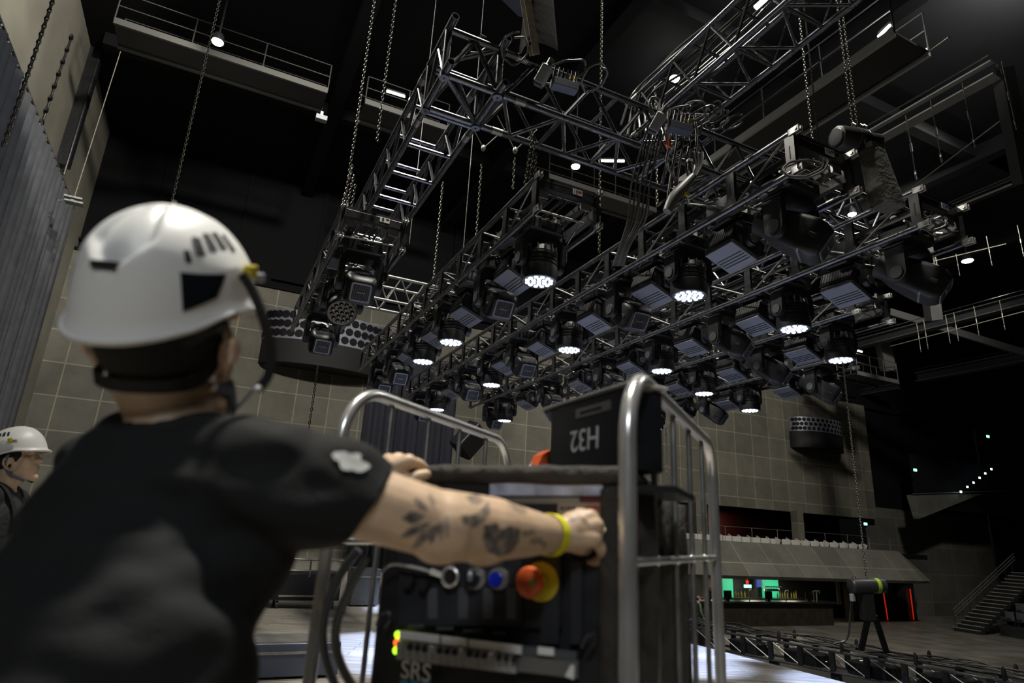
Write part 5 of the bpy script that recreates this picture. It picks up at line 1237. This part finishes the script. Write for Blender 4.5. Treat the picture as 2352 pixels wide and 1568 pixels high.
for v in me.vertices:
    if v.co.z < 1.2 or v.co.z > 1.5: continue
    x, y = proj(v.co)
    if not (900 < x < 1380 and 1110 < y < 1300): continue
    if nr[v.index].vector.dot(CAMP-v.co) < 0: continue
    xw = x+1.5*NZ.noise(v.co*140); yw = y+1.5*NZ.noise(v.co*140+V((9, 9, 9)))
    for (p, k), b_ in zip(INK, bb):
        if b_[0] <= xw <= b_[1] and b_[2] <= yw <= b_[3] and inside(xw, yw, p): vals[v.index] = max(vals[v.index], k*(.75+.5*max(0, min(1, .5+NZ.noise(v.co*90)))))
at.data.foreach_set('value', [min(1, q) for q in vals])
# T-shirt
sh = MB(); up_ = V((0, 0, 1))
RB_ = rotm(R_, F_, up_)
sh.cone(RS-R_*.02+V((0, 0, -.015)), .076, RS.lerp(RE, .30), .067, 20); sh.cone(RS.lerp(RE, .30), .067, RS.lerp(RE, .56), .060, 20)
sh.cone(LS+R_*.02+V((0, 0, -.015)), .078, LS.lerp(LE, .55), .068, 20)
sh.ell(CH_-F_*.015+V((0, 0, -.06)), (.205, .125, .17), RB_, 24, 16); sh.ell(CH_-F_*.05+V((0, 0, -.20)), (.205, .135, .22), RB_, 24, 16)
sh.ell(CH_.lerp(HIP, .62), (.195, .15, .26), RB_, 24, 16); sh.ell(HIP+V((0, 0, .0)), (.185, .14, .16), RB_, 24, 14)
sh.cone(NK+V((0, 0, -.055)), .078, RS+V((0, 0, .0)), .068, 18); sh.cone(NK+V((0, 0, -.055)), .078, LS+V((0, 0, 0)), .068, 18); sh.cone(NK+V((0, 0, -.045)), .073, NK+V((0, 0, -.11)), .10, 20)
AX = (RE-RS).normalized()
def wrinkle(p, n):
    q = p-RS; s_ = q.dot(AX); k = math.exp(-(q.length/.30)**2)
    w1 = NZ.noise(V((p.dot(V((.5, .2, .9)))*26, p.dot(V((.8, -.5, .0)))*7, p.z*4)))*.011*k
    w2 = NZ.noise(V((p.x*7+p.z*9, p.y*8, p.z*19)))*.013+NZ.noise(V((p.x*16-p.z*12, p.y*14, p.z*30)))*.006+NZ.noise(p*28)*.0012
    return w1+w2
def cut_sleeve(o):
    """flat cuffs: trim the rounded end of each sleeve and open it"""
    for A, B, f in ((RS, RE, .55), (LS, LE, .58)):
        bm = bmesh.new(); bm.from_mesh(o.data); ax = (B-A).normalized(); c = A.lerp(B, f)
        near = [f_ for f_ in bm.faces if (f_.calc_center_median()-c).length < .14]
        ge = list({e_ for f_ in near for e_ in f_.edges} | {v_ for f_ in near for v_ in f_.verts})+near
        tilt = (ax*.92-V((0, 0, .25)) if A is RS else ax).normalized()
        bmesh.ops.bisect_plane(bm, geom=ge, plane_co=c, plane_no=tilt, clear_outer=True); bm.to_mesh(o.data); bm.free()
SHO = organic(sh, 'tshirt', SHIRT, PT, .006, 14, wrinkle); cut_sleeve(SHO)
md = SHO.modifiers.new('thickness', 'SOLIDIFY'); md.thickness = .003
# print on the sleeve
cP = None
a = MB()
for (x, y, rx, ry) in ((785, 1050, 18, 12), (800, 1062, 26, 20), (825, 1072, 20, 13), (772, 1046, 10, 7), (815, 1050, 14, 8)):
    poly = []
    for k in range(12):
        an = 2*PI*k/12; px, py = x+rx*math.cos(an)*(1+.2*math.sin(3*an+x)), y+ry*math.sin(an); dvec = ray(px, py)
        ok, loc, nr_, _ = SHO.ray_cast(CAMP, dvec)
        if ok: poly.append(loc+nr_*.0025)
    if len(poly) > 6:
        c = sum(poly, V())/len(poly); o0 = len(a.v); a.add(poly+[c], [(k, (k+1) % len(poly), len(poly)) for k in range(len(poly))])
if a.v: o = under(a, 'sleeve_print', K['white'], PT); 
# trousers and shoes
tr = MB(); tr.ell(HIP+V((0, 0, -.03)), (.178, .125, .14), RB_, 20, 12)
sho = []
for s_ in (-1, 1):
    hp_ = HIP+R_*(.09*s_); kn_ = hp_+F_*(.10 if s_ > 0 else .02)+V((0, 0, -.43)); an_ = kn_+F_*(-.16)+V((0, 0, -.42)); tr.cone(hp_, .098, kn_, .075, 16); tr.cone(kn_, .075, an_+V((0, 0, .03)), .06, 16); sho.append(an_)
organic(tr, 'trousers', TROU, PT, .012, 4)
for an_ in sho:
    s2 = MB(); s2.cone(V((an_.x, an_.y, .055))-F_*.03, .045, V((an_.x, an_.y, .048))+F_*.16, .04, 14); s2.cone(V((an_.x, an_.y, .05)), .045, V((an_.x, an_.y, .13)), .05, 14); organic(s2, 'shoe', K['plast'], PT, .008, 3)
helmet(PT, HC+HR @ V((0, .0, .060)), HR, .94)
# hair, beard, straps, ear plug
hw = MB(); w_ = lambda x, y, z: HC+HR @ V((x, y, z)); hw.ell(w_(0, -.012, .028), (.081, .096, .085), HR, 24, 14); organic(hw, 'hair', HAIR, PT, .006, 2)
hw = MB(); hw.cone(w_(.062, .03, -.05), .020, w_(.03, .085, -.095), .026); hw.cone(w_(-.062, .03, -.05), .020, w_(-.03, .085, -.095), .026); hw.cone(w_(.03, .085, -.095), .026, w_(-.03, .085, -.095), .026); hw.cone(w_(0, .08, -.10), .03, w_(0, .07, -.15), .022); organic(hw, 'beard', HAIR, PT, .006, 2)
def ribbon(pts, w, name, m, parent, side, th=.0025):
    P_ = smooth_pts(pts, 6); rs = []
    for i, p in enumerate(P_):
        tn = (P_[min(i+1, len(P_)-1)]-P_[max(i-1, 0)]).normalized(); x = (side-tn*side.dot(tn)).normalized(); y = tn.cross(x); rs.append([p+x*w/2+y*th/2, p-x*w/2+y*th/2, p-x*w/2-y*th/2, p+x*w/2-y*th/2])
    return under(MB().rings(rs), name, m, parent, ang=30)
STR = mat('black_strap_webbing', (.012, .012, .013), .7)
ribbon([w_(.083, -.0, .03), w_(.076, -.03, -.022), w_(.056, -.068, -.034), w_(0, -.090, -.036), w_(-.056, -.068, -.034), w_(-.076, -.03, -.022), w_(-.083, 0, .03)], .018, 'nape_strap', STR, PT, HR @ V((0, -.2, 1)))
ribbon([atd(556, 628, .84), atd(580, 668, .845), atd(604, 730, .85), atd(622, 800, .86), atd(618, 855, .865), atd(596, 893, .87)], .016, 'chin_strap', STR, PT, RC @ V((1, .25, .5)), .003)
ribbon([w_(.088, -.02, -.04), w_(.080, .03, -.058), w_(.072, .055, -.085), atd(585, 890, .875)], .014, 'jaw_strap', mat('blue_grey_webbing', (.05, .06, .09), .6), PT, HR @ V((0, .8, .6)))
under(MB().ell(atd(595, 893, .868), (.006, .006, .005)), 'strap_tip', K['white'], PT)
# wristband and ring
RWd = (RW-RE).normalized(); x, y, z = frame(RWd); c = RE.lerp(RW, .985)
a = MB(); a.rings([[c+RWd*h_+(x*math.cos(2*PI*k/28)+y*math.sin(2*PI*k/28))*r_ for k in range(28)] for r_, h_ in ((.0335, -.008), (.0345, -.007), (.0345, .008), (.0335, .009), (.0325, .008), (.0325, -.007))], closed=True); under(a, 'wristband', mat('bright_yellow_band', (.72, .68, .01), .4), PT)
c = atd(1374, 1213, 1.058); a = MB(); a.path([c+(V((1, 0, 0))*math.cos(2*PI*k/16)+V((0, .3, 1)).normalized()*math.sin(2*PI*k/16))*.0125 for k in range(16)], .0025, 6, closed=True); under(a, 'ring', mat('gold_ring', (.9, .75, .4), .2, 1), PT); 

# ---- standing people
def standing(name, loc, az, hgt, label, jacket, trousers, voxel, arms, helm=False, cap=None, pitch=0, inner=None):
    t = empty('person', loc, label=label, cat='person'); s = hgt/1.78; a = math.radians(az); f = V((math.sin(a), math.cos(a), 0)); r = V((math.cos(a), -math.sin(a), 0)); L_ = V(loc)
    W_ = lambda x, y, z: L_+(r*x+f*y)*s+V((0, 0, z*s)); R = rotm(r, f, V((0, 0, 1))); sk = MB(); hr = head_frame(az, pitch, 0); hc = W_(0, .02, 1.61)
    head_shape(sk, hc, hr, s=s); sk.cone(hc+hr @ V((0, -.02, -.03))*s, .058*s, W_(0, -.03, 1.45), .065*s); sk.cone(W_(0, -.02, 1.44), .08*s, W_(0, 0, .95), .11*s)
    jk = MB(); tr = MB()
    for q in (-1, 1):
        sd = W_(q*.19, -.02, 1.42); el = W_(*[v*(q if i == 0 else 1) for i, v in enumerate(arms[0 if q < 0 else 1][0])]); wr_ = W_(*[v*(q if i == 0 else 1) for i, v in enumerate(arms[0 if q < 0 else 1][1])])
        sk.cone(W_(0, -.02, 1.40), .07*s, sd, .055*s); sk.cone(sd, .05*s, el, .042*s); sk.cone(el, .042*s, wr_, .028*s); d = (wr_-el).normalized(); pm = wr_+d*.07*s; sk.cone(wr_, .026*s, pm, .034*s)
        for k in range(4): b_ = pm+r*((k-1.5)*.016*s*q); sk.cone(b_, .0095*s, b_+d*(.05-.006*abs(k-1.3))*s, .009*s, 8); sk.cone(b_+d*.045*s, .009*s, b_+d*.07*s+f*.02*s, .008*s, 8)
        sk.cone(wr_+d*.02*s, .012*s, wr_+d*.055*s+f*.035*s, .010*s, 8)
        jk.cone(sd, .078*s, el, .062*s, 16); jk.cone(el, .062*s, wr_+d*-.01, .046*s, 16); jk.cone(W_(0, -.03, 1.44), .085*s, sd, .07*s, 16)
        hp_, kn_, an_ = W_(q*.09, 0, .92), W_(q*.10, .03, .50), W_(q*.10, -.02, .10); sk.cone(hp_, .08*s, kn_, .055*s); sk.cone(kn_, .055*s, an_, .038*s); sk.cone(an_, .036*s, W_(q*.10, .10, .04), .03*s); tr.cone(hp_, .098*s, kn_, .074*s, 14); tr.cone(kn_, .074*s, an_, .062*s, 14)
        s2 = MB(); s2.cone(W_(q*.10, -.05, .05), .045*s, W_(q*.11, .15, .045), .04*s, 12); organic(s2, 'shoe', K['plast'], t, max(voxel, .012), 2)
    jk.ell(W_(0, -.0, 1.26), (.205*s, .135*s, .22*s), R, 20, 12); jk.ell(W_(0, 0, 1.02), (.185*s, .135*s, .22*s), R, 20, 12); tr.ell(W_(0, 0, .92), (.17*s, .12*s, .14*s), R, 16, 10); jk.cone(W_(0, -.03, 1.47), .072*s, W_(0, -.03, 1.40), .10*s)
    organic(sk, 'body', SKIN, t, voxel, 3); organic(jk, 'jacket', jacket, t, voxel*1.6, 3, lambda p, n: NZ.noise(p*11)*.008); organic(tr, 'trousers', trousers, t, voxel*2, 3)
    hw = MB(); hw.ell(hc+hr @ V((0, -.012, .045))*s, (.081*s, .097*s, .095*s), hr, 18, 12); organic(hw, 'hair', HAIR, t, max(voxel, .008), 2)
    if helm: helmet(t, hc+hr @ V((0, .004, .050)), hr, 1.02)
    if cap:
        a_ = MB(); a_.ell(hc+hr @ V((0, -.005, .085))*s, (.09*s, .105*s, .085*s), hr, 16, 10); a_.ell(hc+hr @ V((0, .11, .075))*s, (.065*s, .06*s, .012*s), hr, 12, 8); organic(a_, 'cap', cap, t, .012, 2)
    if inner: a_ = MB(); a_.ell(W_(.0, .10, 1.2), (.09*s, .06*s, .22*s), R); a_.cone(W_(-.07, .0, 1.47), .05*s, W_(.07, .0, 1.47), .05*s); organic(a_, 'hoodie', inner, t, .015, 2)
    return t, W_, hc, hr
p = atd(38, 1072, 3.35)
t, W_, hc, hr = standing('person', (p.x-.02, p.y, 0), 98, 1.74, 'second worker in a white helmet and dark harness looking up behind the first', JACK, TROU, .006, (((.27, .02, 1.14), (.25, .22, 1.0)), ((.27, .02, 1.14), (.25, .22, 1.0))), helm=True, pitch=16)
for q in (-1, 1): ribbon([W_(q*.09, -.155, 1.05), W_(q*.115, -.13, 1.36), W_(q*.11, -.02, 1.51), W_(q*.10, .10, 1.38), W_(q*.09, .165, 1.05)], .045, 'harness_strap', STR, t, V((0, 1, 0)) if 0 else W_(1, 0, 0)-W_(0, 0, 0))
for q in (-1, 1): ribbon([hc+hr @ V((q*.096, -.0, .05)), hc+hr @ V((q*.098, -.02, .0)), hc+hr @ V((q*.082, -.0, -.06)), hc+hr @ V((q*.06, .05, -.10))], .014, 'chin_strap', K['bluegrey'], t, hr @ V((0, 1, .2)))
p = atz(1606, 1466, ZA)
standing('person', (p.x, p.y, ZA), 105, 1.80, 'man in a green jacket and grey cap standing before the bar', mat('olive_green_jacket', (.13, .18, .12), .75, nz=.3), mat('blue_jeans', (.04, .05, .08), .8), .012, (((.24, .0, 1.12), (.22, .12, .90)), ((.24, 0, 1.12), (.22, .12, .90))), cap=mat('grey_cap', (.26, .16, .16), .8), inner=mat('pale_hoodie', (.65, .68, .72), .8))

# ------------------------------------------------------------------ things on the stage seen past the leads
q0 = atz(700, 1398, 0)
t = empty('equipment_dolly', (q0.x, q0.y+.3, 0), label='dark wheeled equipment dolly on the stage planks seen under the worker arm', cat='dolly')
MB().rrect((0, 0, .34), (1.1, .6, .42), .02).build('dolly_body', K['plast'], t)
a = MB()
for z in (.6, .78): a.tube((-.55, -.3, z), (.55, -.3, z), .018, 8)
for x in (-.55, 0, .55): a.tube((x, -.3, .5), (x, -.3, .8), .016, 8)
a.build('guard_rail', K['alu'], t)
for x in (-.45, .45):
    for y in (-.22, .22): MB().tube((x-.02, y, .06), (x+.02, y, .06), .06, 14).build('wheel', K['cable'], t)
MB().box((0, -.305, .2), (.9, .01, .03)).build('edge_strip', K['strap'], t, False)
q0 = atz(815, 1392, 0)
t = empty('flight_case', (q0.x+.15, q0.y+.2, 0), label='grey flight case standing on the stage behind the black leads', cat='flight case')
MB().rrect((0, 0, .33), (.5, .5, .62), .015).build('case_body', K['plast2'], t); MB().box((0, -.255, .5), (.52, .012, .03)).build('edge_profile', K['alu'], t, False)
for x in (-.2, .2): MB().tube((x-.02, -.15, .05), (x+.02, -.15, .05), .05, 12).build('wheel', K['cable'], t)
q0 = atz(690, 1545, 0)
t = empty('flight_case', (q0.x, q0.y, 0), label='low pale topped flight case on the stage beside the roll cage', cat='flight case')
MB().rrect((-.2, 0, .16), (1.0, .5, .28), .015).build('case_body', K['bluegrey'], t); MB().box((-.2, 0, .305), (.98, .48, .012)).build('lid', K['alu'], t, False); MB().box((-.2, -.253, .22), (1.0, .01, .025)).build('edge_profile', K['steel'], t, False)
# ------------------------------------------------------------------ lights
def lamp(name, kind, loc, energy, col=(1, 1, 1), size=.2, target=None, angle=60, blend=.4):
    l = bpy.data.lights.new(name, kind); l.energy = energy; l.color = col
    if kind in ('POINT', 'SPOT'): l.shadow_soft_size = size
    if kind == 'AREA': l.size = size; l.shape = 'DISK'
    if kind == 'SPOT': l.spot_size = math.radians(angle); l.spot_blend = blend
    o = bpy.data.objects.new(name, l); COL.objects.link(o); o.location = loc
    if target is not None: o.rotation_euler = (V(target)-V(loc)).to_track_quat('-Z', 'Y').to_euler()
    return o
for i, p in enumerate(LIT): lamp('wash_beam', 'SPOT', p, 2300, (.50, .63, 1), .14, (p[0], p[1], 0), 33, .45)
for i, p in enumerate(FL): lamp('flood_light', 'POINT', (p.x, p.y, p.z-.15), (90, 110, 140, 90, 150, 130, 70, 2200)[i], (1, .97, .90), .2)
for p in TL: lamp('tube_glow', 'POINT', (p.x, p.y, p.z-.1), 90 if p.y < 15 else 25, (1, .96, .88), .2)
WARM = (1, .95, .84)
lamp('unseen_light', 'SPOT', (.5, 1.7, 12.5), 7000, WARM, .45, (.2, 1.0, 1.4), 30, .6)     # unseen working lights over stage and hall; added ones marked
lamp('unseen_light', 'SPOT', (-2.4, -4, 5.6), 520, (.9, .95, 1), .6, (.1, 1.1, 1.2), 45, .6)  # added soft fill from behind, reaching under the helmet rim
lamp('unseen_light', 'SPOT', (3.5, 2.5, 16.5), 8000, WARM, .5, (4.2, 6.5, 4), 58, .6)
lamp('unseen_light', 'SPOT', (-3, 9, 13), 4500, WARM, .4, (4, 6.2, 4.2), 55, .6)  # added grazing side light for long highlights on the truss tubes
lamp('unseen_light', 'SPOT', (2, 6, 17), 14000, WARM, .5, (4, 30, 5), 70, .5)
lamp('unseen_light', 'SPOT', (22, 8, 17), 10000, WARM, .5, (30, 30, 4), 80, .5)
lamp('unseen_light', 'SPOT', (-1, 12, 17), 4500, WARM, .35, (-6.6, 20, 15), 50, .25)
lamp('unseen_light', 'SPOT', (-1.5, 4, 16), 2600, (.85, .9, 1), .4, (-6, 17, 6), 60, .5)
lamp('recess_fill_light', 'AREA', (31, 31.6, 3.7), 25, (1, .85, .7), 1.2, (31, 31.6, 0))  # unseen lamp added to lift the dark recess
for x in (23.5, 26.5, 29.5, 32.5): lamp('added_bar_light', 'AREA', (x, 28.7, -.32), 45, (1, .9, .62), .8, (x, 28.9, -2))  # unseen downlights added to brighten the back bar
w = bpy.data.worlds.new('hall_air'); S.world = w; w.use_nodes = True; w.node_tree.nodes['Background'].inputs[0].default_value = (.5, .52, .58, 1); w.node_tree.nodes['Background'].inputs[1].default_value = .004
# ------------------------------------------------------------------ camera
c = bpy.data.cameras.new('camera'); co = bpy.data.objects.new('camera', c); COL.objects.link(co)
c.sensor_width = 36; c.lens = FPX/2352*36; c.clip_start = .05; c.clip_end = 200
co.matrix_world = M4.Translation(CAMP) @ RC.to_4x4()
c.dof.use_dof = True; c.dof.focus_distance = 7.0; c.dof.aperture_fstop = 2.4
S.camera = co
S.view_settings.view_transform = 'Standard'; S.view_settings.look = 'None'; S.view_settings.exposure = 0; S.view_settings.gamma = 1; S.view_settings.use_curve_mapping = False
S.cycles.use_denoising = True; S.cycles.max_bounces = 5; S.cycles.diffuse_bounces = 3; S.cycles.glossy_bounces = 3; S.cycles.sample_clamp_indirect = 4; S.cycles.use_adaptive_sampling = True
S.cycles.caustics_reflective = False; S.cycles.caustics_refractive = False
